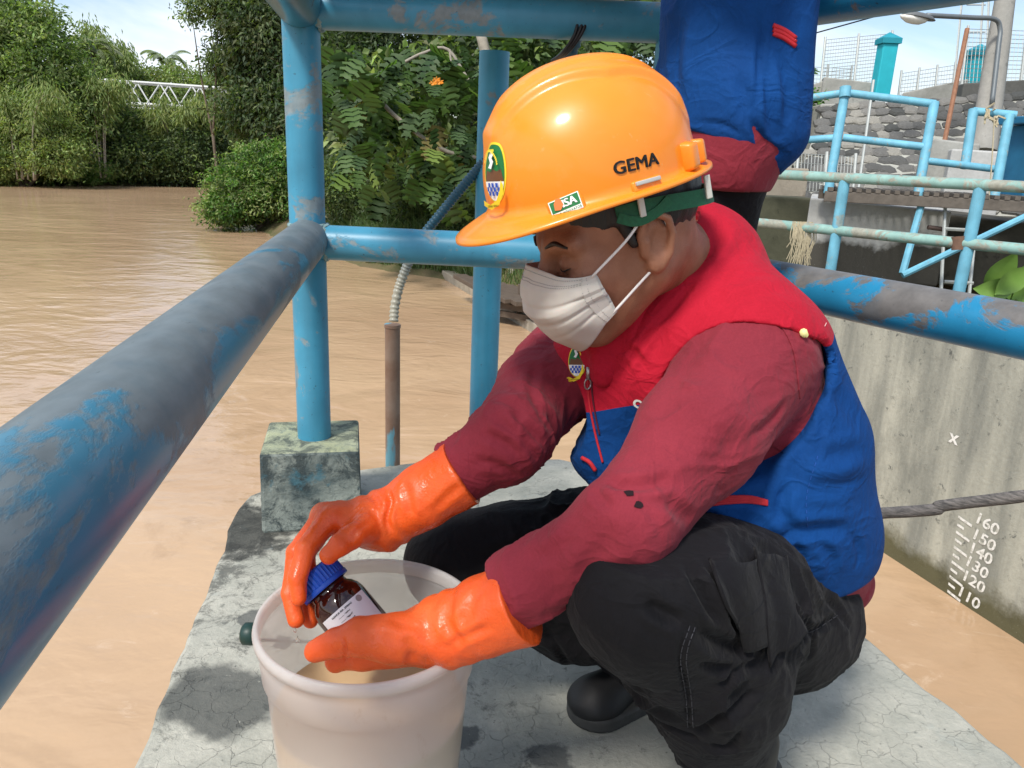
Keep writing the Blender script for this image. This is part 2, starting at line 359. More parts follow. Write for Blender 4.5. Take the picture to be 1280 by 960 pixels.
# white chalk dab on the near rail
# --- outer post and level pipe, both standing in the river behind the pier
pA = W(604, 500, 2.2)
o = MB().tube([Vector((pA.x, pA.y, -2.6)), Vector((pA.x+.0, pA.y, 1.10))], .0385, 32).build('river_post', paint_pipe('pipe_paint_outer', (.05, .27, .42), (.20, .26, .28), .34, 5, rust=.72), smooth=True)
tag(o, 'tall blue pipe post standing in the river behind the pier railing', 'post')
pB = W(491, 560, 2.17); pBt = W(491, 402, 2.12)
m_rp, nt, b = mat('rust_mud_pipe'); co = coord(nt); sx = NN(nt, 'ShaderNodeSeparateXYZ'); nt.links.new(co, sx.inputs[0])
c = mixc(nt, ramp(nt, noi(nt, co, 16, 6), .3, .7), (.20, .11, .07), (.28, .20, .15))
c = mixc(nt, ramp(nt, noi(nt, coord(nt, scale=(1, 1, .25)), 14, 5), .52, .56), c, (.14, .34, .42))
c = mixc(nt, ramp(nt, sx.outputs[2], .0, .28, 1, 0), c, (.075, .07, .035)); nt.links.new(c, b.inputs['Base Color']); b.inputs['Roughness'].default_value = .6
pT = Vector((pB.x, pB.y, pBt.z))
sp = empty('sensor_pipe', 'thin rusty upright pipe in the water with a ribbed conduit curving out of its top', 'pipe', (pB.x, pB.y, WZ))
MB().tube([Vector((0, 0, -1)), Vector((0, 0, pT.z-WZ))], .0205, 24).build('pipe', m_rp, sp, smooth=True)
MB().lathe([(.0, .004), (.022, .004), (.0225, -.004), (.020, -.006)], 24, Matrix.Translation((0, 0, pT.z-WZ))).build('pipe_rim', m_rp, sp, smooth=True)
pth = smooth_path([W(492, 402, 2.12), W(494, 380, 2.12), W(502, 350, 2.11), W(522, 305, 2.08), W(555, 262, 2.05), W(600, 208, 2.0), W(650, 150, 1.93), W(695, 98, 1.85), W(716, 62, 1.80), W(726, 30, 1.76), W(728, 8, 1.72)], 16)
m_cd, nt, b = mat('conduit_plastic'); co = coord(nt); sx = NN(nt, 'ShaderNodeSeparateXYZ'); nt.links.new(co, sx.inputs[0])
nt.links.new(mixc(nt, ramp(nt, sx.outputs[2], .50, .62), (.34, .33, .27), (.02, .085, .13)), b.inputs['Base Color']); b.inputs['Roughness'].default_value = .35
L_ = 0; pp = []
fine = []
for a, b2 in zip(pth, pth[1:]):
    n_ = max(1, int((b2-a).length/.0022))
    for i in range(n_): fine.append(a.lerp(b2, i/n_))
MB().tube(fine, [.0125+.0016*math.sin(i*2*math.pi/4) for i in range(len(fine))], 16).build('conduit', m_cd, sp, smooth='all', loc=(-pB.x, -pB.y, -WZ))

# --- grey equipment box resting on the top rail (only its underside edge is in view) with its cables
gb = empty('control_box', 'pale grey box mounted on the top rail with black cables hanging from it', 'box', (-.05, 1.62, RZ2+.04))
m_box = simple('box_grey', (.52, .50, .45), .6, 0, .15, 20)
bx0 = W(404, 3, 1.62); bx1 = W(795, 12, 1.62)
MB().box(((bx0.x+bx1.x)/2+.05, .12, .19), (bx1.x-bx0.x, .34, .30)).build('casing', m_box, gb, bevel=.008)
MB().box(((bx0.x+bx1.x)/2+.05, .12, .032), (bx1.x-bx0.x-.04, .30, .02)).build('base_flange', m_box, gb, bevel=.003)
m_blk = simple('black_rubber', (.012, .012, .013), .45)
for i, dx in enumerate((0, .016, .030)):
    p = smooth_path([W(716+dx*500, 4, 1.58), W(722+dx*400, 22, 1.53), W(718+dx*260, 44, 1.53), W(703+dx*200, 66, 1.56), W(690+dx*60, 76, 1.63)], 8)
    MB().tube(p, .0035, 8).build('cable', m_blk, gb, smooth='all', loc=-Vector((-.05, 1.62, RZ2+.04)))

# --- channel wall with the painted staff gauge
wa, wb = Vector((2.587, 4.791)), Vector((2.931, 3.754)); wdv = (wb-wa).normalized(); wn = Vector((wdv.y, -wdv.x))  # pointing away from water?
if wn.x > 0: wn = -wn     # toward the water (camera)
def wall_moss(nt, co, c):
    c = mixc(nt, ramp(nt, noi(nt, coord(nt, scale=(1, 1, .35)), 1.6, 8, .7), .50, .66, 0, .7), c, (.13, .14, .125)); c = mixc(nt, ramp(nt, noi(nt, co, 7, 8, .75), .60, .70, 0, .6), c, (.10, .105, .09))
    sx = NN(nt, 'ShaderNodeSeparateXYZ'); nt.links.new(co, sx.inputs[0])
    v = mth(nt, 'ADD', sx.outputs[2], mth(nt, 'MULTIPLY', mth(nt, 'SUBTRACT', noi(nt, co, 5, 7, .7), .5), .30))
    c = mixc(nt, ramp(nt, v, WZ+.10, WZ+.20, .95, 0), c, (.05, .047, .022))
    c = mixc(nt, ramp(nt, mth(nt, 'ADD', v, mth(nt, 'MULTIPLY', noi(nt, co, 3, 5), .6)), WZ+.34, WZ+.52, .45, 0), c, (.16, .15, .08))
    return c
m_wall = concrete('channel_concrete', (.46, .46, .385), (.15, .16, .145), 1.1, 0, 1.0, wall_moss, streak=True)
A = wa-wdv*4.0; B = wb+wdv*6.0; TOPZ = -.05
tk = -Vector((wn.x, wn.y))*.38; poly = [(A.x, A.y), (B.x, B.y), (B.x+tk.x, B.y+tk.y), (A.x+tk.x, A.y+tk.y)]
o = MB().prism(poly, -3.0, TOPZ).build('channel_wall', m_wall, bevel=.015)
tag(o, 'tall streaked concrete channel wall with moss along the waterline and a painted staff gauge', 'wall')
chw = o
m_wht, nt, b = mat('white_marking'); nt.links.new(mixc(nt, ramp(nt, noi(nt, coord(nt), 38, 7, .75), .50, .60), (.74, .74, .70), (.42, .42, .36)), b.inputs['Base Color']); b.inputs['Roughness'].default_value = .8
def text_mesh(body, size, bold=0.0, space=1.0):
    cu = bpy.data.curves.new('t', 'FONT'); cu.body = body; cu.size = size; cu.align_x = 'CENTER'; cu.align_y = 'CENTER'; cu.offset = bold; cu.space_character = space; cu.resolution_u = 3
    ob = bpy.data.objects.new('t', cu); COL.objects.link(ob); dg = bpy.context.evaluated_depsgraph_get(); dg.update()
    me = bpy.data.meshes.new_from_object(ob.evaluated_get(dg)); vs = [v.co.copy() for v in me.vertices]; fs = [tuple(p.vertices) for p in me.polygons]
    bpy.data.objects.remove(ob); bpy.data.curves.remove(cu); bpy.data.meshes.remove(me); return vs, fs
def on_wall(px, py):
    v = cf+(px-640)/F*cr+(py-480)/F*cd; n3 = Vector((wn.x, wn.y, 0)); w0 = Vector((wa.x, wa.y, 0)); t = (w0-Vector(CP)).dot(n3)/Vector(v).dot(n3); return Vector(CP)+Vector(v)*t
U = Vector((wdv.x, wdv.y, 0)); N3 = Vector((wn.x, wn.y, 0)); Z3 = Vector((0, 0, 1))
zg = {160: (1234, 655), 150: (1230, 675), 140: (1226, 692), 130: (1221, 709), 120: (1217, 727), 110: (1211, 747)}
mb = MB()
for val, (x, y) in zg.items():
    c = on_wall(x, y); vs, fs = text_mesh(str(val), .098, .0022, 1.0)
    rt = math.radians(-6+random.uniform(-3, 3)); ct, st = math.cos(rt), math.sin(rt)
    mb.add([c+U*(v.x*ct-v.y*st)*1.12+Z3*(v.x*st+v.y*ct)+N3*.004 for v in vs], fs)
mb.build('gauge_numeral', m_wht, chw)
mb = MB(); z160 = on_wall(1206, 651); z110 = on_wall(1192, 744)
for i in range(13):
    t = i/10; c = z160.lerp(z110, t); l = .10 if i % 2 == 0 else .05
    if i > 10: l = .05
    mb.add([c+U*a+Z3*(b_-a*.12)+N3*.004 for a, b_ in ((-.045, .009), (-.045+l, .008), (-.045+l, -.009), (-.045, -.008))], [(0, 1, 2, 3)])
mb.build('gauge_mark', m_wht, chw)
c = on_wall(1193, 547); vs, fs = text_mesh('x', .12, .003)
mb = MB(); mb.add([c+U*v.x+Z3*v.y+N3*.004 for v in vs], fs); mb.build('chalk_cross', m_wht, chw)

# --- old hose slung across the channel
m_hose, nt, b = mat('dry_wood'); co = coord(nt, scale=(1, 1, 6)); n = noi(nt, co, 30, 8, .7)
nt.links.new(mixc(nt, ramp(nt, n, .35, .65), (.045, .042, .04), (.20, .18, .165)), b.inputs['Base Color']); b.inputs['Roughness'].default_value = .8; bump(nt, b, n, .8, .003)
hp = smooth_path([W(780, 660, 2.15), W(940, 648, 2.2), W(1090, 642, 2.2), W(1168, 637, 2.15), W(1180, 632, 2.14), W(1280, 620, 2.05), W(1420, 600, 1.95)], 10)
o = MB().tube(hp, [.0165+.002*noise.noise(Vector((i*.3, 0, 0))) for i in range(len(hp))], 14).build('pole', m_hose, smooth='all')
tag(o, 'dark weathered wooden pole lying across in front of the gauge wall', 'pole')
# ================================================================== VEGETATION
def leaf_mat(name, trans=.42, rough=.55):
    m = bpy.data.materials.new(name); m.use_nodes = True; nt = m.node_tree; b = nt.nodes['Principled BSDF']; o = nt.nodes['Material Output']
    a = NN(nt, 'ShaderNodeVertexColor', layer_name='Col'); tr = NN(nt, 'ShaderNodeBsdfTranslucent'); mx = NN(nt, 'ShaderNodeMixShader'); mx.inputs[0].default_value = trans
    nt.links.new(a.outputs[0], b.inputs['Base Color']); b.inputs['Roughness'].default_value = rough; b.inputs['Specular IOR Level'].default_value = .35
    g = NN(nt, 'ShaderNodeMix', data_type='RGBA', blend_type='MULTIPLY'); g.inputs[0].default_value = 1; g.inputs[7].default_value = (1.3, 1.5, .6, 1); nt.links.new(a.outputs[0], g.inputs[6]); nt.links.new(g.outputs[2], tr.inputs[0])
    nt.links.new(b.outputs[0], mx.inputs[1]); nt.links.new(tr.outputs[0], mx.inputs[2]); nt.links.new(mx.outputs[0], o.inputs[0]); return m
m_leaf = leaf_mat('leaf'); m_bark = simple('bark', (.12, .095, .07), .9, 0, .5, 12, .02); m_bark_pale = simple('bark_pale', (.30, .27, .22), .85, 0, .4, 10, .02)
def unit(a): return a/np.maximum(np.linalg.norm(a, axis=-1, keepdims=True), 1e-9)
def leaves(c, d, n, ln, wd, col, name):
    """folded diamond leaves: centre c, direction d, normal n (all (k,3)); one object"""
    d = unit(d); s = unit(np.cross(n, d)); n = unit(np.cross(d, s)); ln = np.broadcast_to(ln, (len(c),))[:, None]; wd = np.broadcast_to(wd, (len(c),))[:, None]
    v = np.stack([c-d*ln*.5, c+s*wd*.5+n*wd*.18-d*ln*.08, c+d*ln*.5-n*ln*.12, c-s*wd*.5+n*wd*.18-d*ln*.08], 1).reshape(-1, 3)
    i = np.arange(len(c))[:, None]*4; f = np.concatenate([np.stack([i+0, i+2, i+1], -1)[:, 0], np.stack([i+0, i+3, i+2], -1)[:, 0]])
    me = mesh_np(name, v, f, m_leaf); ca = me.color_attributes.new('Col', 'FLOAT_COLOR', 'POINT')
    cc = np.concatenate([np.repeat(col, 4, 0), np.ones((len(c)*4, 1))], 1).astype(np.float32); ca.data.foreach_set('color', cc.ravel()); return me
def crown(name, blobs, nclump, per, ln, wd, cols, parent, cl=.5, droop=.2, flat=.5, low=.15):
    """blobs: list of (centre, radii). leaves in clumps spread through the shell of each blob"""
    vol = np.array([r[0]*r[1]+r[1]*r[2]+r[0]*r[2] for _, r in blobs]); k = rng.choice(len(blobs), nclump, p=vol/vol.sum())
    bc = np.array([b[0] for b in blobs], float)[k]; br = np.array([b[1] for b in blobs], float)[k]
    u = unit(rng.normal(size=(nclump, 3))); rr = rng.uniform(.45, 1.03, (nclump, 1))**.6*(1+(rng.random((nclump, 1)) < .14)*rng.uniform(.05, .38, (nclump, 1)))
    cc = bc+u*br*rr; csz = cl*rng.uniform(.5, 1.3, (nclump, 1)); tone = rng.uniform(.55, 1.35, nclump); ci = rng.integers(0, len(cols), nclump)
    j = np.repeat(np.arange(nclump), per); n = len(j); q = rng.normal(size=(n, 3))*np.array([1, 1, .55]); c = cc[j]+q*csz[j]*.55
    out = unit(u[j]+.7*unit(q)); d = unit(out+rng.normal(size=(n, 3))*.7-np.array([0, 0, droop])); nn = unit(np.array([0, 0, 1.])*flat+rng.normal(size=(n, 3))*.45+out*.4)
    col = np.array(cols)[ci[j]]*tone[j][:, None]*rng.uniform(.75, 1.25, (n, 1))*(1+rng.normal(size=(n, 3))*.05)
    me = leaves(c, d, nn, ln*rng.uniform(.6, 1.3, n), wd*rng.uniform(.7, 1.2, n), np.clip(col, .004, .6), name); return obj(name, me, parent)
def trunk(base, tops, r, parent, m=None, n=9):
    mb = MB(); base = Vector(base)
    fork = base.lerp(sum((Vector(t) for t in tops), Vector())/len(tops), .45)
    fork += Vector((random.uniform(-.1, .1), 0, 0)); mb.tube(smooth_path([base, base.lerp(fork, .5)+Vector((r*.6, 0, 0)), fork], 4), [r*(1-.35*i/8) for i in range(9)], n)
    for t in tops:
        t = Vector(t); mid = fork.lerp(t, .5)+Vector((random.uniform(-.3, .3), random.uniform(-.3, .3), .15)); p = smooth_path([fork-Vector((0, 0, .1)), mid, t], 4); mb.tube(p, [r*.6*(1-.8*i/(len(p)-1)) for i in range(len(p))], 6)
    return mb.build('trunk', m or m_bark, parent, smooth='all')
def tree(label, base, blobs, nclump, per, ln, wd, cols, group, name='tree', cat='tree', r=.2, **k):
    t = empty(name, label, cat, (0, 0, 0), 0, group); base = Vector(base)
    t.location = base; off = -base
    c = crown('crown', blobs, nclump, per, ln, wd, cols, t, **k); c.location = off
    tops = sorted(blobs, key=lambda b: -b[1][0])[:5]; tr = trunk(base, [b[0] for b in tops], r, t); tr.location = off; return t
GR = [(.16, .23, .07), (.22, .30, .10), (.26, .32, .13)]; DK = [(.05, .085, .035), (.08, .12, .05), (.12, .16, .07)]; YL = [(.27, .30, .10), (.21, .26, .08)]; BR = [(.08, .18, .035), (.12, .24, .05)]
def blobs_px(lst):
    """(px, py, Y distance, half width px, half height px, depth m) -> blobs"""
    o = []
    for x, y, Yd, hw, hh, dp in lst:
        c = W(x, y, Yd); o.append((tuple(c), (hw*Yd/F, dp, hh*Yd/F)))
    return o
def far_tree(label, lst, n, ln, cols, group, r=.2, zb=None, **k):
    b = blobs_px(lst); c = b[0][0]; base = (c[0], c[1], float(ground_z([c[0]], [c[1]])[0])-.1)
    return tree(label, base, b, int(n*1.1), 30, ln*.62, ln*.27, cols, group, r=r, **k)
GL = 'trees along the far left bank'
far_tree('broad pale green tree at the left edge of the far bank', [(20, 60, 40, 70, 60, 2.2), (60, 90, 40, 50, 50, 2), (-50, 30, 41, 80, 70, 2.5), (10, 20, 40.5, 42, 38, 2), (-20, 120, 40, 70, 50, 2), (95, 130, 40.5, 34, 40, 1.5)], 1300, .42, GR+[(.10, .16, .05)], GL, cl=.9)
far_tree('low yellowish tree leaning over the water below the pale tree', [(30, 165, 39, 75, 45, 1.8), (70, 195, 38.5, 40, 25, 1.4), (-40, 180, 39, 60, 50, 2), (0, 205, 38.5, 40, 22, 1.3)], 1000, .30, YL+GR, GL, cl=.6)
far_tree('rounded bright bush at the water edge of the far left bank', [(105, 213, 41.5, 34, 16, 1.2), (60, 215, 41, 30, 14, 1.2)], 420, .26, BR+GR, GL, name='bush', cat='bush', cl=.45)
far_tree('mid green tree under the left end of the white bridge', [(140, 165, 44, 45, 40, 2), (110, 150, 44, 38, 36, 2), (165, 200, 43.5, 34, 26, 1.5)], 900, .34, GR+DK, GL, cl=.7)
far_tree('yellow green bamboo clump below the middle of the bridge', [(200, 170, 46, 38, 30, 2), (225, 165, 46.5, 34, 26, 2), (185, 200, 45.5, 32, 26, 1.5)], 800, .36, YL, GL, cl=.7, droop=.8)
far_tree('dark tree overhanging the river bend beside the bamboo clump', [(235, 195, 45, 32, 34, 2), (262, 170, 46, 30, 44, 2), (215, 212, 45, 26, 16, 1.5)], 800, .32, DK+GR[:1], GL, cl=.6)
far_tree('feathery treetops beyond the left end of the bridge', [(150, 110, 58, 55, 30, 3), (215, 110, 60, 50, 24, 3), (180, 135, 58, 90, 30, 3), (262, 120, 60, 30, 26, 3)], 1100, .45, GR+YL, GL, cl=.9)
far_tree('dull green tree closing the river bend behind the bridge', [(290, 150, 62, 60, 50, 4), (240, 160, 62, 60, 40, 4), (110, 150, 60, 60, 50, 4), (350, 120, 62, 60, 60, 4)], 1100, .5, GR+DK, GL, cl=1.0)
# palm
def frond_mesh(base, az, el, ln, droop, nleaf, lw, col):
    c, d, n, L_, C_ = [], [], [], [], []
    h = np.array([math.cos(az), math.sin(az), 0]); p = np.array(base, float); e = el; side = np.array([-h[1], h[0], 0])
    for i in range(nleaf):
        t = i/nleaf; e = el-droop*t*t-droop*.35*t; dr = h*math.cos(e)+np.array([0, 0, math.sin(e)]); p = p+dr*ln/nleaf
        l2 = ln*.30*math.sin(math.pi*(.12+.85*t))**.7
        for s in (-1, 1):
            dd = unit((side*s*.9+dr*.55+np.array([0, 0, -.35]))[None])[0]; c.append(p+dd*l2*.5); d.append(dd); n.append([0, 0, 1]+h*.2); L_.append(l2); C_.append(np.array(col)*rng.uniform(.7, 1.3))
    return c, d, n, L_, C_
def palm(label, basep, crownp, ln, k, group, cols, r=.12, lw=.07):
    t = empty('palm_tree', label, 'palm tree', basep, 0, group)
    tr = MB().tube(smooth_path([basep, Vector(basep).lerp(Vector(crownp), .5)+Vector((.15, 0, 0)), crownp], 5), r, 8).build('trunk', m_bark_pale, t, smooth='all'); tr.location = -Vector(basep)
    for i in range(k):
        az = 2*math.pi*i/k+random.uniform(-.2, .2); el = random.uniform(.1, 1.35); a = frond_mesh(crownp, az, el, ln*random.uniform(.8, 1.1), random.uniform(1.2, 1.9), 22, lw, random.choice(cols))
        fo = obj('frond', leaves(np.array(a[0]), np.array(a[1]), np.array(a[2]), np.array(a[3]), lw, np.array(a[4]), 'frond'), t); fo.location = -Vector(basep)
    return t
c = W(112, 66, 44); palm('grey green coconut palm rising above the left end of the bridge', (c.x+.3, c.y, 0), tuple(c), 1.9, 20, GL, [(.26, .30, .18), (.32, .35, .22)], lw=.16)
c = W(208, 80, 64); palm('small distant palm peeking over the bridge', (c.x, c.y, 0), tuple(c), 2.4, 12, GL, [(.24, .29, .20)], lw=.16)

# bridge: white pipe-carrying truss across the river
m_white = simple('bridge_white', (.62, .63, .61), .5, 0, .1, 5)
br = empty('truss_bridge', 'white steel truss bridge crossing the river above the far trees', 'bridge', (0, 0, 0))
T0, T1 = W(60, 95, 50), W(420, 120, 50); B0, B1 = W(60, 128.5, 50), W(420, 150, 50)
dy = Vector((0, 1.3, 0))
def lerp(a, b, t): return a+(b-a)*t
for off in (Vector(), dy):
    MB().tube([T0+off, T1+off], .085, 8).build('chord', m_white, br, smooth=True); MB().tube([B0+off, B1+off], .08, 8).build('chord', m_white, br, smooth=True)
nb = 9
for off in (Vector(), dy):
    for i in range(nb):
        b0, b1, t = lerp(B0, B1, i/nb)+off, lerp(B0, B1, (i+1)/nb)+off, lerp(T0, T1, (i+.5)/nb)+off
        MB().tube([b0, t], .05, 6).build('diagonal', m_white, br, smooth=True); MB().tube([t, b1], .05, 6).build('diagonal', m_white, br, smooth=True)
MB().tube([B0+dy*.5+Vector((0, 0, .25)), B1+dy*.5+Vector((0, 0, .25))], .14, 10).build('pipe', m_white, br, smooth=True)
for e in (B0, B1):
    MB().box((e.x, e.y+.65, e.z-2.7), (1.2, 1.8, 5.2)).build('abutment', concrete('abutment_%d' % (e.x), (.35, .34, .31), (.2, .2, .18)), br)

def bamboo(label, px, py, Yd, n, hpx, spread, cols, group, cr_=.05):
    c = W(px, py, Yd); t = empty('bamboo_clump', label, 'bamboo', (c.x, c.y, c.z), 0, group); off = -Vector(t.location); C_, D_, K_ = [], [], []
    for i in range(n):
        a = random.uniform(0, 6.28); h = hpx*Yd/F*random.uniform(.65, 1.1); lean = random.uniform(.15, 1)*spread*Yd/F; b0 = c+Vector((math.cos(a), math.sin(a), 0))*.5
        pts = smooth_path([b0, b0+Vector((math.cos(a)*lean*.15, math.sin(a)*lean*.15, h*.55)), b0+Vector((math.cos(a)*lean*.5, math.sin(a)*lean*.5, h*.9)), b0+Vector((math.cos(a)*lean, math.sin(a)*lean, h*.88))], 8)
        MB().tube(pts, [cr_*(1-.9*k/(len(pts)-1)) for k in range(len(pts))], 5).build('culm', m_bark_pale, t, smooth='all').location = off
        for p in pts[8:]:
            for k in range(26):
                q = rng.normal(size=3)*.32*Yd/45; C_.append(np.array(p)+q); D_.append([q[0], q[1], -.35-abs(q[2])]); K_.append(random.choice(cols))
    C_, D_, K_ = map(np.array, (C_, D_, K_)); lf = obj('foliage', leaves(C_, D_, rng.normal(size=C_.shape)*.4+np.array([0, -.5, .8]), .34*Yd/45*rng.uniform(.6, 1.2, len(C_)), .07*Yd/45, K_*rng.uniform(.7, 1.3, (len(C_), 1)), 'foliage'), t); lf.location = off; return t
bamboo('tall arching bamboo standing above the middle of the bridge', 150, 170, 56, 9, 120, 40, YL+GR, GL)
bamboo('yellow green bamboo arching over the water below the right end of the bridge', 232, 228, 45.5, 12, 95, 45, YL+YL+GR, GL)
bamboo('pale bamboo sprays leaning out between the left tree and the bridge', 120, 222, 41.5, 10, 120, 50, GR+YL, GL)
bamboo('thin bamboo at the far left leaning over the yellowish tree', 30, 225, 38, 9, 110, 60, YL+GR, GL)
GRR = 'trees on the right bank behind the railing'

far_tree('tall dark feathery tree right of the river behind the corner post', [(342, 60, 27, 64, 60, 2.5), (322, 140, 27, 36, 36, 2), (366, 150, 27, 56, 60, 2.5), (306, 12, 27, 32, 30, 1.6), (370, 0, 27.5, 70, 60, 2.5), (320, -60, 27.5, 70, 50, 2), (400, 90, 27.5, 50, 70, 2), (292, 84, 27, 24, 22, 1.0)], 2600, .33, DK+DK+[(.10, .125, .05), (.14, .17, .07)], GRR, cl=.55, droop=.9, r=.35)
far_tree('thin sprays of a tree reaching left over the river at the top', [(258, 8, 26, 30, 13, .5), (240, 20, 26, 10, 10, .3), (275, -8, 26, 30, 14, .5)], 60, .25, DK+GR, GRR, cl=.4, droop=.8, r=.08)
far_tree('bright green bush overhanging the water left of the corner post', [(318, 235, 23.5, 52, 38, 1.3), (350, 215, 23.5, 40, 34, 1.3), (290, 262, 23.2, 34, 20, 1.0), (330, 200, 24, 36, 20, 1.0), (380, 240, 23.5, 40, 45, 1.4)], 1700, .20, BR+GR+[(.05, .10, .025)], GRR, name='bush', cat='bush', cl=.32, r=.12)
far_tree('deep green background tree between the two nearest posts', [(430, 120, 24, 60, 80, 2), (500, 60, 25, 70, 70, 2.5), (450, 0, 25, 60, 60, 2.5), (560, 130, 25, 60, 90, 2.5), (620, 40, 25, 60, 90, 2.5), (700, 20, 26, 70, 60, 2.5), (680, 130, 25, 70, 100, 2.5), (460, 200, 22.5, 60, 50, 1.5), (560, 230, 21, 60, 50, 1.5), (800, 60, 26, 80, 80, 2.5), (900, 120, 27, 70, 70, 2.5)], 3400, .30, DK, GRR, cl=.55, r=.4)
far_tree('low dense shrub in shade above the river grass', [(440, 235, 19, 50, 40, 1), (520, 250, 18, 60, 45, 1), (610, 270, 17, 60, 50, 1), (700, 290, 16, 60, 45, 1)], 1200, .17, DK+GR[:1], GRR, name='shrub', cat='shrub', cl=.3)
# breadfruit tree: big lobed leaves, each one its own object (shared meshes)
def lobed(k, col):
    rg = random.Random(k); L1 = 1.0; n = 4; pts = [(0, 0)]
    for i in range(n):
        t = (i+.6)/n; w = .40*math.sin(math.pi*(.18+.72*t)); y = t*L1; w *= 1.12
        pts += [(w*.60, y-.055), (w*(1.0+.2*rg.random()), y+.05), (w*(.88+.1*rg.random()), y+.15), (w*.62, y+.07)]
    pts += [(0, 1.12)]; half = pts; v = []; f = []
    for s in (1, -1):
        prev = None
        for x, y in half:
            z = -.25*(y-.3)**2+.28*abs(x)*1.0-.5*x*x
            v.append((s*x, y, z))
    m = len(half); spine = len(v)
    for x, y in half: v.append((0, y, -.25*(y-.3)**2-.02))
    for s in (0, 1):
        for i in range(m-1):
            a, b_ = s*m+i, s*m+i+1; f.append((a, b_, spine+i+1, spine+i) if s == 0 else (b_, a, spine+i, spine+i+1))
    me = mesh_np('leaf', v, f, m_leaf); ca = me.color_attributes.new('Col', 'FLOAT_COLOR', 'POINT')
    ca.data.foreach_set('color', np.tile(np.array([*col, 1], np.float32), len(v))); return me
bcol = [(.06, .11, .035), (.08, .15, .04), (.045, .09, .03), (.12, .20, .045), (.18, .26, .06), (.075, .13, .05), (.22, .19, .07)]
lm = [lobed(i, c) for i, c in enumerate(bcol)]
bt = empty('breadfruit_tree', 'breadfruit tree with big lobed leaves between the two blue posts', 'tree', (.6, 15, -.5))
bo = -Vector((.6, 15, -.5))
lbox = [(455, 130, 45, 55), (520, 100, 60, 50), (570, 130, 40, 80), (560, 210, 45, 50), (470, 200, 55, 50), (600, 90, 60, 70), (430, 90, 25, 40), (690, 60, 70, 60), (790, 25, 35, 30), (1000, 70, 14, 20)]
for i in range(290):
    x, y, hx, hy = random.choices(lbox, [1.2, 1.6, 1.4, .9, 1.0, 1.2, .5, 1.1, .5, .06])[0]
    a = random.uniform(0, 2*math.pi); rr = math.sqrt(random.random()); p = W(x+hx*rr*math.cos(a), y+hy*rr*math.sin(a), random.uniform(12.6, 15.5))
    o = obj('leaf', random.choices(lm, [4, 4, 4, 2, .8, 3, .4])[0], bt, p+bo); s = random.uniform(.30, .58); o.scale = (s, s, s)
    yaw = random.uniform(-1.2, 1.2)+(math.pi if random.random() < .5 else 0)
    o.rotation_euler = (random.uniform(-1.4, -.3), random.uniform(-.5, .5), yaw)
cr_ = crown('crown', blobs_px([(520, 120, 16, 80, 70, .8), (600, 80, 16, 70, 70, .8), (700, 60, 16, 80, 60, .8), (470, 180, 15.5, 50, 40, .5)]), 330, 12, .24, .13, DK+GR, bt, cl=.35); cr_.location = bo
for pts, r in (([(640, 420), (640, 250), (620, 120), (600, 40)], .10), ([(618, 110), (590, 105), (560, 62), (530, 66), (505, 78)], .03), ([(562, 62), (566, 90), (570, 98), (556, 112)], .022), ([(630, 200), (560, 190), (500, 150), (470, 120)], .04), ([(625, 150), (680, 90), (740, 40), (790, 20)], .04)):
    o = MB().tube(smooth_path([W(x, y, 14.2) for x, y in pts], 5), r, 7).build('limb', m_bark_pale, bt, smooth='all'); o.location = bo
m_fl = simple('orange_flower', (.75, .26, .02), .6)
for x, y in ((546, 99), (550, 102), (542, 103)):
    p = W(x, y, 13.4); mb = MB()
    for k in range(6):
        a = k*1.05; mb.add([p, p+Vector((math.cos(a)*.06-.02, 0, math.sin(a)*.04-.01)), p+Vector((math.cos(a+.5)*.08, -.02, math.sin(a+.5)*.05)), p+Vector((math.cos(a+.9)*.05, 0, math.sin(a+.9)*.03))], [(0, 1, 2, 3)])
    o = mb.build('flower', m_fl, bt); o.location = bo
# banana-like broad leaves low left of the breadfruit
c0 = G(446, 262, -.9); bn = empty('banana_plant', 'low plant with drooping feathered leaves at the foot of the breadfruit tree', 'plant', tuple(c0))
for i in range(9):
    a = frond_mesh((0, 0, .9), random.uniform(0, 6.28), random.uniform(.2, 1.0), 1.5, 1.7, 20, .06, (.06, .12, .045))
    obj('frond', leaves(np.array(a[0]), np.array(a[1]), np.array(a[2]), np.array(a[3]), .09, np.array(a[4]), 'frond'), bn)
# grass along the water
def grass(name, poly_fn, n, hmin, hmax, w, cols):
    p, h = poly_fn(n); k = len(p); d = unit(np.stack([rng.normal(size=k)*.35, rng.normal(size=k)*.35, np.ones(k)], 1)); hh = rng.uniform(hmin, hmax, k)*h
    s = unit(np.stack([rng.normal(size=k), rng.normal(size=k), np.zeros(k)], 1)); bend = np.stack([rng.normal(size=k), rng.normal(size=k), -np.ones(k)*.3], 1)*(.28*hh)[:, None]
    b0 = p-s*w; b1 = p+s*w; m0 = p+d*hh[:, None]*.6-s*w*.7; m1 = p+d*hh[:, None]*.6+s*w*.7; tip = p+d*hh[:, None]+bend
    v = np.stack([b0, b1, m1, m0, tip], 1).reshape(-1, 3); i = np.arange(k)[:, None]*5
    f = np.concatenate([np.concatenate([i, i+1, i+2], 1), np.concatenate([i, i+2, i+3], 1), np.concatenate([i+3, i+2, i+4], 1)])
    me = mesh_np(name, v, f, m_leaf); ca = me.color_attributes.new('Col', 'FLOAT_COLOR', 'POINT'); col = np.array(cols)[rng.integers(0, len(cols), k)]*rng.uniform(.7, 1.3, (k, 1))
    ca.data.foreach_set('color', np.concatenate([np.repeat(col, 5, 0), np.ones((k*5, 1))], 1).astype(np.float32).ravel()); return tag(obj(name, me), kind='stuff')
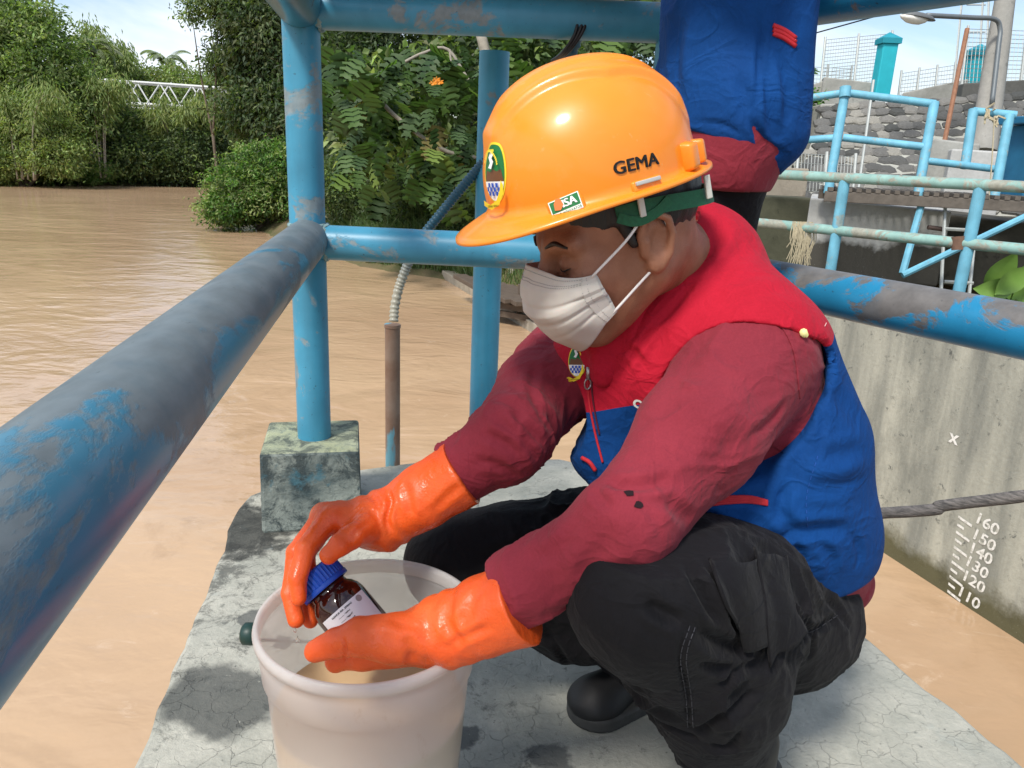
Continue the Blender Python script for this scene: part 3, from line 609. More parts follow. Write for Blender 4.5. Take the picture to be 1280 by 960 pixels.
def bankside(n):
    t = rng.uniform(0, 1, n); x = -5.2+t*6.8; y0 = np.interp(x, [-6.2, -3.4, -1.3, .75, 2.1], [21, 17.2, 15.9, 11.3, 7.0]); d = rng.uniform(-.0, 1.6, n)**1.2
    d = np.nan_to_num(d); x2 = x+d*.5; y2 = y0+d*1.0; keep = (x2 < -.75) | (rng.random(n) < .12)
    x2, y2, d = x2[keep], y2[keep], d[keep]; z = ground_z(x2, y2); return np.stack([x2, y2, z-.03], 1), (.7+.3*np.minimum(d, 1))
grass('river_grass', bankside, 15000, .35, .95, .012, [(.10, .17, .06), (.14, .21, .09), (.07, .13, .04), (.17, .20, .10)])
def farside(n):
    t = rng.uniform(0, 1, n); x = -29+t*9.5; y = np.interp(x, [-30, -28, -24, -21], [38, 42.5, 44.2, 46])+rng.uniform(0, 1.2, n); z = ground_z(x, y); return np.stack([x, y, z-.05], 1), np.ones(n)
grass('bank_grass', farside, 2600, .3, .7, .05, [(.10, .16, .04), (.14, .20, .05)])
def litter(n):
    x = rng.uniform(-1.6, 1.6, n); y = np.interp(x, [-1.6, .206, 1.6], [15.9, 11.48, 8.5])+rng.uniform(.3, 2.6, n); z = np.interp(rng.random(n), [0, 1], [-1.36, -1.30]); return np.stack([x, y, ground_z(x, y)], 1), np.ones(n)
grass('bank_weeds', litter, 2600, .08, .3, .012, [(.16, .20, .06), (.11, .15, .05), (.28, .24, .14)])
# ================================================================== LANDING LEDGE AND THE RIGHT BACKGROUND
m_conc = concrete('ledge_concrete', (.40, .36, .29), (.16, .14, .11), .8, 0, .8)
l0, l1 = G(552, 347, WZ), G(668, 418, WZ); ld = (l1-l0).normalized(); lnv = Vector((-ld.y, ld.x, 0))
if lnv.x < 0: lnv = -lnv
o = MB().beam(l0+Vector((0, 0, -.3))+lnv*.18, l1+ld*2+Vector((0, 0, -.3))+lnv*.18, .36, .92).build('landing_kerb', m_conc, bevel=.02); tag(o, 'low concrete kerb along the river edge between the post and the man', 'kerb')
m_wet = simple('dark_boards', (.10, .075, .055), .8, 0, .5, 9, .01)
st = empty('landing_stage', 'dark wooden landing stage with short posts at the river edge behind the man', 'landing stage', tuple(G(640, 385, WZ)))
sto = -Vector(st.location)
for i in range(6):
    a = W(598+i*13, 358+i*3, 12.6-.15*i); o = MB().box(a+sto, (.24, 2.2, .07), Matrix.Rotation(.36, 3, 'Z')).build('plank', m_wet, st, bevel=.008)
for x, y in ((598, 372), (650, 385)):
    a = W(x, y, 12); o = MB().box(a+sto, (.09, .09, .75)).build('post', m_wet, st, bevel=.01)
for k in range(3):
    o = MB().beam(W(594, 366+k*10, 12.1)+sto, W(662, 378+k*10, 11.6)+sto, .05, .09).build('board', m_wet, st)

RG = 'blue pipe railings across the channel'
def bar(name, a, b, r, par, off, m, n=12): return MB().tube([Vector(a)-off, Vector(b)-off], r, n).build(name, m, par, smooth=True)
# near bank railing: two long green-blue rails on two posts
z1, z2 = .79, .35
q = [G(905, 274, z2), G(1330, 317, z2)]
def on_line(px, z):
    best = None
    for i in range(400):
        t = -.1+1.3*i/399; p = q[0].lerp(q[1], t); p = Vector((p.x, p.y, z)); e = abs(PX(p)[0]-px)
        if best is None or e < best[0]: best = (e, p)
    return best[1]
nr = empty('pipe_railing', 'nearest thin railing on the channel wall with faded green rails', 'railing', tuple(on_line(1200, TOPZ)), 0, RG); no = Vector(nr.location)
for z, y in ((z1, 0), (z2, 0)):
    bar('rail', Vector((q[0].x, q[0].y, z)), Vector((q[1].x, q[1].y, z)), .043, nr, no, m_pipe_green, 16)
for x in (1043, 1204, 925, 1390):
    a = on_line(x-6, TOPZ-.02); bar('post', a+Vector((0, .01, 0)), Vector((a.x, a.y+.01, z1)), .045, nr, no, m_pipe_far, 16)
bar('collar', on_line(1199, z2-.05), on_line(1199, z2+.05), .055, nr, no, simple('rusty_collar', (.16, .09, .06), .8, 0, .4, 30))
m_rag = simple('dry_straw', (.42, .36, .24), .9, 0, .4, 40)
ra = on_line(1000, z2); o = MB()
for i in range(46):
    x = random.uniform(-.09, .09); a = ra+Vector((x, -.05, .05)); o.tube(smooth_path([a, a+Vector((random.uniform(-.02, .05), -.02, -.15)), a+Vector((random.uniform(-.06, .1), -.01, -random.uniform(.2, .5)))], 3), .004, 4)
o = o.build('dry_weed', m_rag); tag(o, 'clump of dry straw caught on the lower rail of the nearest channel railing', 'debris')

# plinth, whitish wall and dark mossy walls under the catwalk
def quadwall(name, px0, y0t, px1, y1t, dep0, dep1, zb, thick, m, label, cat, kind=None, zt=None, bev=.02):
    a = W(px0, y0t, dep0); b_ = W(px1, y1t, dep1); d = (b_-a); d.z = 0; d.normalize(); n = Vector((-d.y, d.x, 0)); 
    if n.y < 0: n = -n
    za, zb2 = (a.z, b_.z) if zt is None else (zt, zt)
    v = [Vector((a.x, a.y, zb)), Vector((b_.x, b_.y, zb)), Vector((b_.x, b_.y, zb2)), Vector((a.x, a.y, za))]; v += [p+n*thick for p in v]
    mb = MB(); mb.add(v, [(0, 1, 2, 3), (7, 6, 5, 4), (0, 4, 5, 1), (1, 5, 6, 2), (2, 6, 7, 3), (3, 7, 4, 0)]); o = mb.build(name, m, bevel=bev)
    return tag(o, label, cat, kind=kind)
m_mossy = concrete('mossy_concrete', (.10, .10, .065), (.03, .032, .02), .5, 0, .8); 
m_whitew = concrete('limewashed_concrete', (.50, .50, .48), (.25, .25, .23), .5, 0, .6, streak=True); m_plinth = concrete('plinth_concrete', (.38, .38, .35), (.16, .16, .14), .7, 0, .7)
def low_damp(nt, co, c):
    sx = NN(nt, 'ShaderNodeSeparateXYZ'); nt.links.new(co, sx.inputs[0]); v = mth(nt, 'ADD', sx.outputs[2], mth(nt, 'MULTIPLY', mth(nt, 'SUBTRACT', noi(nt, co, 2.2, 6), .5), .7)); return mixc(nt, ramp(nt, v, .05, .14, .95, 0), c, (.05, .045, .035))
m_whitew = concrete('limewashed_concrete', (.52, .52, .50), (.30, .30, .28), .5, 0, .6, low_damp, streak=True)
quadwall('mossy_wall', 900, 243, 1018, 248, 8.6, 8.5, -.3, .5, m_mossy, 'dark mossy low wall left of the whitewashed wall beyond the railing', 'wall')
quadwall('whitewashed_wall', 1013, 247, 1190, 264, 8.45, 8.0, -.3, 1.6, m_whitew, 'pale whitewashed wall with striped shade under the catwalk', 'wall')
quadwall('damp_wall', 1186, 268, 1400, 292, 8.2, 7.6, -.3, 1.2, concrete('damp_concrete', (.08, .075, .06), (.02, .02, .015), .6, 0, .8), 'dark damp wall behind the broad leaved plant under the catwalk', 'wall')
quadwall('block_pillar', 955, 208, 1012, 211, 9.3, 9.2, .3, .5, concrete('tan_block', (.33, .29, .23), (.14, .12, .09), .8), 'small tan and dark masonry block on top of the mossy wall', 'wall')
quadwall('concrete_pier', 1158, 172, 1226, 180, 9.6, 9.4, -.3, .6, m_plinth, 'square grey concrete pier behind the blue catwalk railing', 'wall')
quadwall('white_panel', 1190, 186, 1262, 190, 9.2, 9.0, .2, .3, m_whitew, 'pale concrete block under the short blue catwalk railing', 'wall')

# catwalk: planks with gaps (they throw the striped shade), blue railing on it
m_plank = simple('weathered_plank', (.13, .11, .09), .85, 0, .5, 14, .01)
ca, cb_ = W(1030, 247, 7.6), W(1420, 274, 6.9); zc = .60; ca.z = cb_.z = zc
cw = empty('catwalk', 'weathered plank catwalk on a steel frame in front of the whitewashed wall', 'walkway', tuple(ca)); co_ = Vector(ca)
cdv = (cb_-ca).normalized(); cn_ = Vector((-cdv.y, cdv.x, 0))
MB().beam(ca-co_, cb_-co_, .07, .10).build('beam', m_plank, cw, bevel=.006); MB().beam(ca-co_+cn_*.75, cb_-co_+cn_*.75, .07, .10).build('beam', m_plank, cw, bevel=.006)
k = int((cb_-ca).length/.085)
for i in range(k): MB().box(ca-co_+cdv*(.05+i*.085)+cn_*.37+Vector((0, 0, .07)), (.045, .82, .035), Matrix.Rotation(math.atan2(cdv.y, cdv.x), 3, 'Z')).build('slat', m_plank, cw)
for px_ in (1160, 1190):
    pass
bar('strut', W(1152, 255, 7.4), W(1128, 342, 7.4), .035, cw, co_, m_pipe_far, 8); bar('strut', W(1300, 262, 7.0), W(1128, 344, 7.2), .032, cw, co_, m_pipe_far, 8)
m_gal = simple('galvanised', (.42, .44, .42), .5, .3, .2, 20)
ldr = empty('ladder', 'thin pale iron ladder leaning below the catwalk', 'ladder', tuple(W(1190, 355, 7.3))); lo = Vector(ldr.location)
bar('rail', W(1182, 250, 7.4), W(1176, 372, 7.4), .016, ldr, lo, m_gal, 6); bar('rail', W(1222, 262, 7.4), W(1211, 374, 7.4), .016, ldr, lo, m_gal, 6)
for y in (286, 352): bar('rung', W(1180, y, 7.4), W(1216, y+2, 7.4), .018, ldr, lo, m_gal, 6)
bar('bracket', W(1160, 284, 7.5), W(1182, 287, 7.5), .022, ldr, lo, simple('iron_rust', (.09, .06, .05), .7), 8)
# railing sections of the catwalk
rs = empty('pipe_railing', 'blue two-rail railing section with a bent corner on the catwalk', 'railing', tuple(W(1045, 236, 7.7)), 0, RG); ro = Vector(rs.location)
D = 7.7
for a, b_ in (((1057, 116), (1169, 130)), ((1057, 116), (930, 134)), ((1054, 172), (1158, 184)), ((1052, 172), (930, 180))):
    bar('rail', W(*a, D), W(*b_, D-.3 if b_[0] > 1000 else D+.5), .037, rs, ro, m_pipe_far)
bar('post', W(1057, 112, D), W(1035, 242, D), .045, rs, ro, m_pipe_far); bar('post', W(1168, 128, D-.3), W(1147, 246, D-.3), .045, rs, ro, m_pipe_far)
bar('post', W(935, 132, D+.5), W(928, 246, D+.5), .04, rs, ro, m_pipe_far)
bar('rail_end', W(1057, 109, D-.02), W(1056, 122, D-.02), .055, rs, ro, m_pipe_far)
rs = empty('pipe_railing', 'short blue railing section with string tied round its top rail', 'railing', tuple(W(1212, 250, 7.5)), 0, RG); ro = Vector(rs.location)
bar('rail', W(1216, 139, 7.4), W(1270, 144, 7.3), .038, rs, ro, m_pipe_far); bar('rail', W(1158, 201, 7.4), W(1250, 212, 7.35), .034, rs, ro, m_pipe_far)
bar('post', W(1217, 137, 7.4), W(1206, 210, 7.4), .045, rs, ro, m_pipe_far); bar('post', W(1262, 144, 7.3), W(1243, 246, 7.3), .045, rs, ro, m_pipe_far)
mb = MB()
for i in range(14):
    a = W(1240+random.uniform(-9, 8), 138+random.uniform(-3, 10), 7.3); mb.tube([a, a+Vector((random.uniform(-.08, .08), -.03, random.uniform(-.12, .06)))], .009, 4)
mb.tube([W(1243, 145, 7.28), W(1240, 200, 7.28), W(1236, 250, 7.28)], .006, 4)
tag(mb.build('string', m_rag), 'pale string knotted on the short blue railing and hanging down', 'string')
m_bd = simple('blue_steel_box', (.02, .16, .30), .5, .1, .25, 8)
bx = empty('steel_cabinet', 'dark blue steel cabinet at the right edge beside the short railing', 'cabinet', tuple(W(1275, 250, 7.6))); bo2 = Vector(bx.location)
a = W(1290, 205, 7.6); MB().box(a-bo2, (.30, .4, .72)).build('casing', m_bd, bx, bevel=.01); MB().box(a-bo2+Vector((0, 0, .40)), (.5, .6, .07)).build('lid', m_bd, bx, bevel=.01)
for k in range(2): MB().box(a-bo2+Vector((-.10+.2*k, -.22, 0)), (.03, .03, .66)).build('stile', m_bd, bx)

# masonry retaining wall: rough stones as single pieces
m_mort = simple('mortar', (.34, .34, .30), .95, 0, .3, 6, .02); 
stn = []
for i, c in enumerate(((.085, .085, .08), (.12, .118, .11), (.17, .165, .15), (.24, .23, .20), (.06, .062, .058))): stn.append(simple('stone_%d' % i, c, .9, 0, .4, 9, .02))
mw = empty('stone_wall', 'sloping retaining wall of dark rough stones with pale mortar', 'wall', tuple(W(1120, 240, 12)))
mo = Vector(mw.location)
c00, c10, c11, c01 = W(985, 262, 11.0), W(1420, 275, 9.8), W(1420, 108, 11.4), W(1030, 133, 12.6)
def wallp(u, v): return c00.lerp(c10, u).lerp(c01.lerp(c11, u), v)
nrm = (c10-c00).cross(c01-c00).normalized()
if nrm.y > 0: nrm = -nrm
vb = [c00, c10, c11, c01]; vv = [p-mo for p in vb]+[p-mo-nrm*.6 for p in vb]; mb = MB(); mb.add(vv, [(0, 1, 2, 3), (7, 6, 5, 4), (0, 4, 5, 1), (1, 5, 6, 2), (2, 6, 7, 3), (3, 7, 4, 0)]); mb.build('mortar_bed', m_mort, mw)
def stone_mesh(k, m):
    rg = random.Random(k); n = rg.choice((5, 6, 7)); r = [.5*rg.uniform(.82, 1.1) for _ in range(n)]; a0 = rg.random(); v = []; 
    for s, z in ((1.0, -.1), (.97, .25), (.66, .42)): v += [(s*r[i]*math.cos(a0+2*math.pi*i/n), s*r[i]*math.sin(a0+2*math.pi*i/n), z+rg.uniform(-.04, .04)) for i in range(n)]
    v.append((0, 0, .45)); mb = MB(); mb.add(v, [(i, (i+1) % n, n+(i+1) % n, n+i) for i in range(n)]+[(n+i, n+(i+1) % n, 2*n+(i+1) % n, 2*n+i) for i in range(n)]+[(2*n+i, 2*n+(i+1) % n, 3*n) for i in range(n)])
    bmesh.ops.recalc_face_normals(mb.bm, faces=mb.bm.faces); me = bpy.data.meshes.new('stone'); mb.bm.to_mesh(me); mb.bm.free(); me.materials.append(m); return me
sm = [stone_mesh(i, stn[i % 5]) for i in range(15)]
qt = nrm.to_track_quat('Z', 'Y'); cnt = 0; rows = 13
for r_ in range(rows):
    cols_ = 22
    for c_ in range(cols_):
        u = (c_+.5*(r_ % 2)+random.uniform(-.18, .18)+.25)/cols_; v = (r_+.5+random.uniform(-.15, .15))/rows
        if u > .99 or cnt >= 290: continue
        p = wallp(u, v); k = random.choices(range(15), [2.2 if (PX(p)[0] < 1110 and PX(p)[0] > 1050) and i % 5 in (2, 3) else (1.5 if i % 5 in (0, 1, 4) else .5) for i in range(15)])[0]
        o = obj('stone', sm[k], mw, p-mo); s = random.uniform(.26, .31); o.scale = (s*1.06, s*.86, s*.45); o.rotation_euler = (qt @ Quaternion((0, 0, 1), random.uniform(0, 6.28) if 0 else random.uniform(-.5, .5))).to_euler(); cnt += 1
# rubble bank of small white stones at the left of it
m_rub = simple('rubble', (.33, .33, .30), .95, 0, .5, 7, .03)
mb = MB()
for i in range(420):
    p = W(random.uniform(955, 1042), random.uniform(148, 240), 13.5); s = random.uniform(.06, .11); bmesh.ops.create_icosphere(mb.bm, subdivisions=1, radius=s, matrix=Matrix.Translation(p) @ Matrix.Rotation(random.random()*3, 4, 'X') @ Matrix.Diagonal((1, .7, .75, 1)))
tag(mb.build('rubble_stones', m_rub), kind='stuff')
quadwall('rubble_wall', 930, 146, 1046, 140, 13.7, 13.7, -.3, 1, m_mort, 'pale rubble stone wall left of the dark sloping stone wall', 'wall')
quadwall('grey_parapet', 1030, 96, 1098, 104, 14.5, 14.3, .5, .4, m_plinth, 'grey block parapet left of the tall turquoise pillar', 'wall')
quadwall('grey_parapet', 985, 116, 1032, 100, 14.9, 14.6, .5, .4, m_plinth, 'grey block parapet beside the hedge patch left of the fence', 'wall')
quadwall('low_wall', 1128, 116, 1212, 98, 14.2, 13.6, .5, .4, m_plinth, 'low grey wall between the two turquoise pillars', 'wall')
quadwall('dark_copings', 1205, 104, 1420, 92, 12.9, 12.4, .8, .5, concrete('dark_coping', (.12, .12, .11), (.05, .05, .045), .6), 'dark stone coping behind the street lamp pole', 'wall')
quadwall('coping', 1026, 130, 1180, 128, 12.5, 12.3, .8, .7, m_plinth, 'grey concrete coping on top of the stone wall', 'wall')
# turquoise pillars
m_tq = simple('turquoise_paint', (.02, .42, .50), .6, 0, .2, 6); m_tqd = simple('turquoise_cap', (.015, .26, .33), .6, 0, .2, 6)
for (x, yt, yb, wpx, dd_, lab) in ((1110, 55, 122, 19, 14, 'tall turquoise gate pillar with pointed cap seen against the sky'), (1223, 70, 124, 21, 13.6, 'second turquoise pillar partly behind the street lamp pole')):
    t = W(x, yt, dd_); bt_ = W(x, yb, dd_); w = wpx*dd_/F; p = empty('gate_pillar', lab, 'pillar', (t.x, t.y, bt_.z), 0, 'turquoise pillars'); h = t.z-bt_.z
    MB().box((0, 0, h/2), (w, w, h)).build('shaft', m_tq, p, bevel=.02); MB().box((0, 0, h+.04), (w*1.25, w*1.25, .09)).build('cap', m_tqd, p); mb = MB(); s = w*.62
    mb.add([(-s, -s, h+.085), (s, -s, h+.085), (s, s, h+.085), (-s, s, h+.085), (0, 0, h+.2)], [(3, 2, 1, 0), (0, 1, 4), (1, 2, 4), (2, 3, 4), (3, 0, 4)]); mb.build('cap_point', m_tqd, p)
# wire mesh fences
def fence(label, x0, y0t, y0b, x1, y1t, y1b, dd, npost, nv, nh, lean=0):
    f = empty('wire_fence', label, 'fence', tuple(W(x0, y0b, dd)), 0, 'wire mesh fences'); fo = Vector(f.location); mb = MB()
    for i in range(nv+1):
        t = i/nv; a = W(lerp(x0, x1, t), lerp(y0b, y1b, t), dd); b_ = W(lerp(x0, x1, t)+lean, lerp(y0t, y1t, t), dd); mb.tube([a-fo, b_-fo], .0055, 3, False)
    for i in range(nh+1):
        t = i/nh; a = W(x0+lean*t, lerp(y0b, y0t, t), dd); b_ = W(x1+lean*t, lerp(y1b, y1t, t), dd); mb.tube([a-fo, b_-fo], .0055, 3, False)
    tag(mb.build('wire_mesh', m_gal, f), kind='stuff')
    for i in range(npost+1):
        t = i/npost; bar('post', W(lerp(x0, x1, t), lerp(y0b, y1b, t), dd), W(lerp(x0, x1, t)+lean*1.3, lerp(y0t, y1t, t)-4, dd), .022, f, fo, m_gal, 6)
    return f
fence('tall wire mesh fence left of the tall turquoise pillar', 1024, 50, 122, 1108, 42, 112, 14.8, 2, 26, 16, 6)
fence('low wire mesh fence between the grey parapet and the vest', 940, 80, 132, 1060, 86, 126, 15.2, 4, 26, 9, 4)
fence('wire mesh fence between the two turquoise pillars', 1122, 92, 128, 1212, 78, 124, 14.6, 4, 26, 8, 4)
fence('high wire mesh fence behind the street lamp pole', 1200, 36, 124, 1420, 44, 124, 13.2, 3, 46, 16, 8)
fence('short white wire fence in front of the stone wall foot', 958, 190, 238, 1066, 196, 240, 9.9, 3, 26, 4, 3)
# leaning rusty pole, thin pole, lamp
m_rp2 = simple('rusty_iron', (.30, .15, .09), .8, .2, .4, 20)
o = bar('rusty_pole', W(1180, 180, 10.6), W(1209, 36, 10.6), .032, None, Vector(), m_rp2, 8); tag(o, 'leaning rusty iron pole in front of the stone wall', 'pole')
o = bar('thin_pole', W(1072, 244, 9.2), W(1092, 100, 9.2), .016, None, Vector(), m_gal, 6); tag(o, 'thin pale pole standing behind the bent railing section', 'pole')
m_lp = concrete('lamp_pole_concrete', (.36, .35, .32), (.20, .20, .18), .8, 0, .7)
sl_ = empty('street_lamp', 'concrete street lamp pole with a curved arm and a pale lamp head', 'street lamp', tuple(W(1228, 190, 11))); s0 = Vector(sl_.location)
a, b_ = W(1228, 190, 11), W(1262, -40, 11); MB().tube([a-s0, b_-s0], [.19, .12], 14).build('pole', m_lp, sl_, smooth=True)
pth = smooth_path([W(1240, 130, 10.75), W(1248, 60, 10.75), W(1250, 36, 10.75), W(1243, 24, 10.7), W(1215, 22, 10.6), W(1158, 19, 10.4)], 8)
MB().tube([p-s0 for p in pth], .032, 8).build('arm', simple('arm_steel', (.16, .18, .19), .5, .3), sl_, smooth='all')
hd = W(1148, 22, 10.35); Mh = Matrix.Translation(hd-s0) @ Matrix.Rotation(math.radians(8), 4, 'Y') @ Matrix.Diagonal((1.9, .85, .75, 1))
MB().lathe([(0, .085), (.05, .08), (.10, .05), (.125, 0), (.12, -.01), (0, -.01)], 20, Mh).build('lamp_head', simple('lamp_shell', (.12, .13, .135), .5), sl_, smooth='all')
MB().lathe([(0, -.125), (.05, -.11), (.09, -.06), (.105, -.012), (0, -.012)], 20, Mh @ Matrix.Translation((-.03, 0, 0))).build('lens', simple('lamp_lens', (.75, .74, .68), .25), sl_, smooth='all')
o = MB().tube([W(1150, 5, 12), W(1010, 44, 13.5), W(900, 75, 15)], .012, 5).build('overhead_wire', m_blk); tag(o, 'thin black overhead wire against the sky on the right', 'wire')
# radio mast pieces above
ms = empty('lattice_mast', 'thin pale lattice mast between the rusty pole and the lamp pole', 'mast', tuple(W(1215, 110, 24))); s0 = Vector(ms.location)
for x0, x1 in ((1192, 1208), (1222, 1232), (1232, 1238)): bar('upright', W(x0, 110, 24), W(x1, -60, 24), .035, ms, s0, m_gal, 5)
for y in (-40, 6, 40, 75): bar('cross_bar', W(1200+(110-y)*.08, y, 24), W(1232, y, 24), .022, ms, s0, m_gal, 5)
# hedge patch, plant at the right
tree('bright green bush below the wire fence beside the vest', W(1006, 150, 13.0), blobs_px([(1000, 132, 13.3, 26, 18, .3), (985, 145, 13.2, 20, 14, .3)]), 120, 14, .09, .05, BR, None, name='bush', cat='bush', cl=.14, r=.03)
tree('small bright bush low between the vest and the short fence', W(968, 230, 9.9), blobs_px([(966, 205, 9.9, 9, 16, .15)]), 40, 14, .07, .04, BR, None, name='bush', cat='bush', cl=.1, r=.02)
pl = empty('broad_leaf_plant', 'bright broad leaved plant at the right edge behind the flaked rail', 'plant', tuple(W(1255, 400, 6.2))); p0 = Vector(pl.location)
m_bl, nt, b = mat('broad_leaf'); nt.links.new(mixc(nt, noi(nt, coord(nt), 8, 3), (.13, .27, .04), (.24, .38, .09)), b.inputs['Base Color']); b.inputs['Roughness'].default_value = .4
for (x, y, ang, L_) in ((1250, 335, 1.35, .42), (1268, 345, .9, .38), (1240, 358, 2.9, .36), (1262, 362, 2.3, .32), (1276, 368, .5, .40), (1252, 372, 3.3, .30), (1283, 340, 1.1, .40), (1290, 365, .2, .4), (1262, 378, 1.7, .22)):
    base = W(1258, 392, 6.2); tip0 = W(x, y, 6.15+random.uniform(-.2, .2)); d = Vector((math.cos(ang), random.uniform(-.4, .1), math.sin(ang))).normalized(); sd = d.cross(Vector((0, -1, 0))).normalized(); st_ = tip0-d*L_*.5
    v = []; n = 10
    for i in range(n+1):
        t = i/n; w = .10*math.sin(math.pi*t**.8)*(L_/.4); c = st_+d*L_*t+Vector((0, -.05, -.06))*t*t
        v += [c+sd*w+Vector((0, -.3*w, 0)), c, c-sd*w+Vector((0, -.3*w, 0))]
    mb = MB(); mb.add([p-p0 for p in v], [(3*i+k, 3*i+k+1, 3*i+4+k, 3*i+3+k) for i in range(n) for k in (0, 1)]); mb.build('leaf', m_bl, pl, smooth='all')
    MB().tube(smooth_path([base-p0, (base+st_)/2-p0+Vector((0, 0, .03)), st_-p0], 3), .007, 5).build('stalk', m_bl, pl, smooth='all')
# ================================================================== IMPLICIT MODELLING KIT (smooth unions of tapered capsules, meshed by surface nets)
f32 = np.float32
def A3(p): return np.array(p, f32)
def cap(P, a, b, ra, rb):
    a, b = A3(a), A3(b); ab = b-a; l2 = float(ab @ ab)+1e-12; q = P-a; t = np.clip((q @ ab)/l2, 0, 1); d = q-t[:, None]*ab
    return np.sqrt((d*d).sum(1))-(ra+(rb-ra)*t)
def chain(P, pts, rs, k=0.0):
    o = None
    for i in range(len(pts)-1):
        d = cap(P, pts[i], pts[i+1], rs[i], rs[i+1]); o = d if o is None else (smin(o, d, k) if k else np.minimum(o, d))
    return o
def ell(P, c, r, M=None):
    q = P-A3(c)
    if M is not None: q = q @ np.array(M, f32)     # columns of M are the axes
    r = A3(r); k0 = np.sqrt(((q/r)**2).sum(1)); k1 = np.sqrt(((q/(r*r))**2).sum(1))+1e-9; return k0*(k0-1)/k1
def smin(a, b, k): h = np.maximum(k-np.abs(a-b), 0)/k; return np.minimum(a, b)-h*h*k*.25
def smax(a, b, k): return -smin(-a, -b, k)
def halfsp(P, c, n): n = A3(n); n = n/np.linalg.norm(n); return (P-A3(c)) @ n
def sdf_mesh(fn, lo, hi, h):
    lo = np.array(lo, float); hi = np.array(hi, float); B = 4; n = np.ceil((hi-lo)/(h*B)).astype(int)+1
    cc = [lo[i]+(np.arange(n[i])+.5)*h*B-h*.5 for i in range(3)]
    X = np.stack(np.meshgrid(*cc, indexing='ij'), -1).reshape(-1, 3).astype(f32); v = fn(X)
    V = np.repeat(np.repeat(np.repeat(v.reshape(n), B, 0), B, 1), B, 2)
    act = np.abs(v) < h*B*1.25; bi = np.argwhere(act.reshape(n)); off = np.stack(np.meshgrid(*[np.arange(B)]*3, indexing='ij'), -1).reshape(-1, 3)
    ids = (bi[:, None, :]*B+off[None]).reshape(-1, 3); pts = (lo+ids*h).astype(f32); vals = np.concatenate([fn(pts[s:s+400000]) for s in range(0, len(pts), 400000)])
    V[ids[:, 0], ids[:, 1], ids[:, 2]] = vals
    V[0] = V[-1] = 1; V[:, 0] = V[:, -1] = 1; V[:, :, 0] = V[:, :, -1] = 1
    S = V < 0; m = S[:-1, :-1, :-1].astype(np.int8)
    tot = sum(S[i:S.shape[0]-1+i, j:S.shape[1]-1+j, k:S.shape[2]-1+k].astype(np.int8) for i in (0, 1) for j in (0, 1) for k in (0, 1))
    cells = np.argwhere((tot > 0) & (tot < 8)); cid = -np.ones(tot.shape, np.int64); cid[tuple(cells.T)] = np.arange(len(cells))
    acc = np.zeros((len(cells), 3)); cn = np.zeros(len(cells)); cor = [np.array(c) for c in np.ndindex(2, 2, 2)]
    for a in cor:
        for ax in range(3):
            if a[ax]: continue
            b = a.copy(); b[ax] = 1; ca = cells+a; cb = cells+b; va = V[tuple(ca.T)]; vb = V[tuple(cb.T)]; x = (va < 0) != (vb < 0); t = np.where(x, va/np.where(x, va-vb, 1), 0)
            p = np.tile(a.astype(float), (len(cells), 1)); p[:, ax] += t; acc += p*x[:, None]; cn += x
    verts = lo+(cells+acc/cn[:, None])*h; F_ = []
    for ax in range(3):
        o1, o2 = (ax+1) % 3, (ax+2) % 3; sl = [slice(None)]*3; sh = [slice(None)]*3; sl[ax] = slice(0, -1); sh[ax] = slice(1, None); d = S[tuple(sl)] != S[tuple(sh)]
        e = np.argwhere(d); ok = (e[:, o1] > 0) & (e[:, o2] > 0) & (e[:, o1] < S.shape[o1]-1) & (e[:, o2] < S.shape[o2]-1); e = e[ok]; inside = S[tuple(e.T)]
        def cc_(d1, d2): q = e.copy(); q[:, o1] -= d1; q[:, o2] -= d2; return cid[tuple(q.T)]
        q = np.stack([cc_(1, 1), cc_(0, 1), cc_(0, 0), cc_(1, 0)], 1); q[~inside] = q[~inside][:, ::-1]; F_.append(q[(q >= 0).all(1)])
    Fa = np.concatenate(F_); e = h*.5
    def grad(p): return np.stack([fn((p+d).astype(f32))-fn((p-d).astype(f32)) for d in np.eye(3)*e], 1)/(2*e)
    for _ in range(2):
        g = grad(verts); s = fn(verts.astype(f32)); verts = verts-g*np.clip(s/np.maximum((g*g).sum(1), .3), -h*.5, h*.5)[:, None]*.9
    return verts, Fa, unit(grad(verts))
def vnoise(P, scale, seed=0):
    """numpy gradient-free value noise in [-1,1], quintic"""
    q = P*scale+seed*17.31; i = np.floor(q).astype(np.int64); t = q-i; t = t*t*t*(t*(t*6-15)+10)
    def hsh(a): x = (a[:, 0]*73856093) ^ (a[:, 1]*19349663) ^ (a[:, 2]*83492791); x = (x ^ (x >> 13))*1274126177 & 0x7fffffff; x = (x ^ (x >> 16)) & 0xffff; return x/32767.5-1
    r = 0
    for dx in (0, 1):
        for dy in (0, 1):
            for dz in (0, 1):
                w = (t[:, 0] if dx else 1-t[:, 0])*(t[:, 1] if dy else 1-t[:, 1])*(t[:, 2] if dz else 1-t[:, 2]); r = r+w*hsh(i+np.array([dx, dy, dz]))
    return r
def fbm(P, scale, oct=3, seed=0): return sum(vnoise(P, scale*2**o, seed+o)*.5**o for o in range(oct))
def bvh_of(v, f): return BVHTree.FromPolygons([tuple(x) for x in v], [tuple(int(k) for k in x) for x in f])
def ray_px(bv, x, y):
    d = Vector(cf+(x-640)/F*cr+(y-480)/F*cd).normalized(); hit = bv.ray_cast(Vector(CP), d); return hit   # location, normal, index, dist
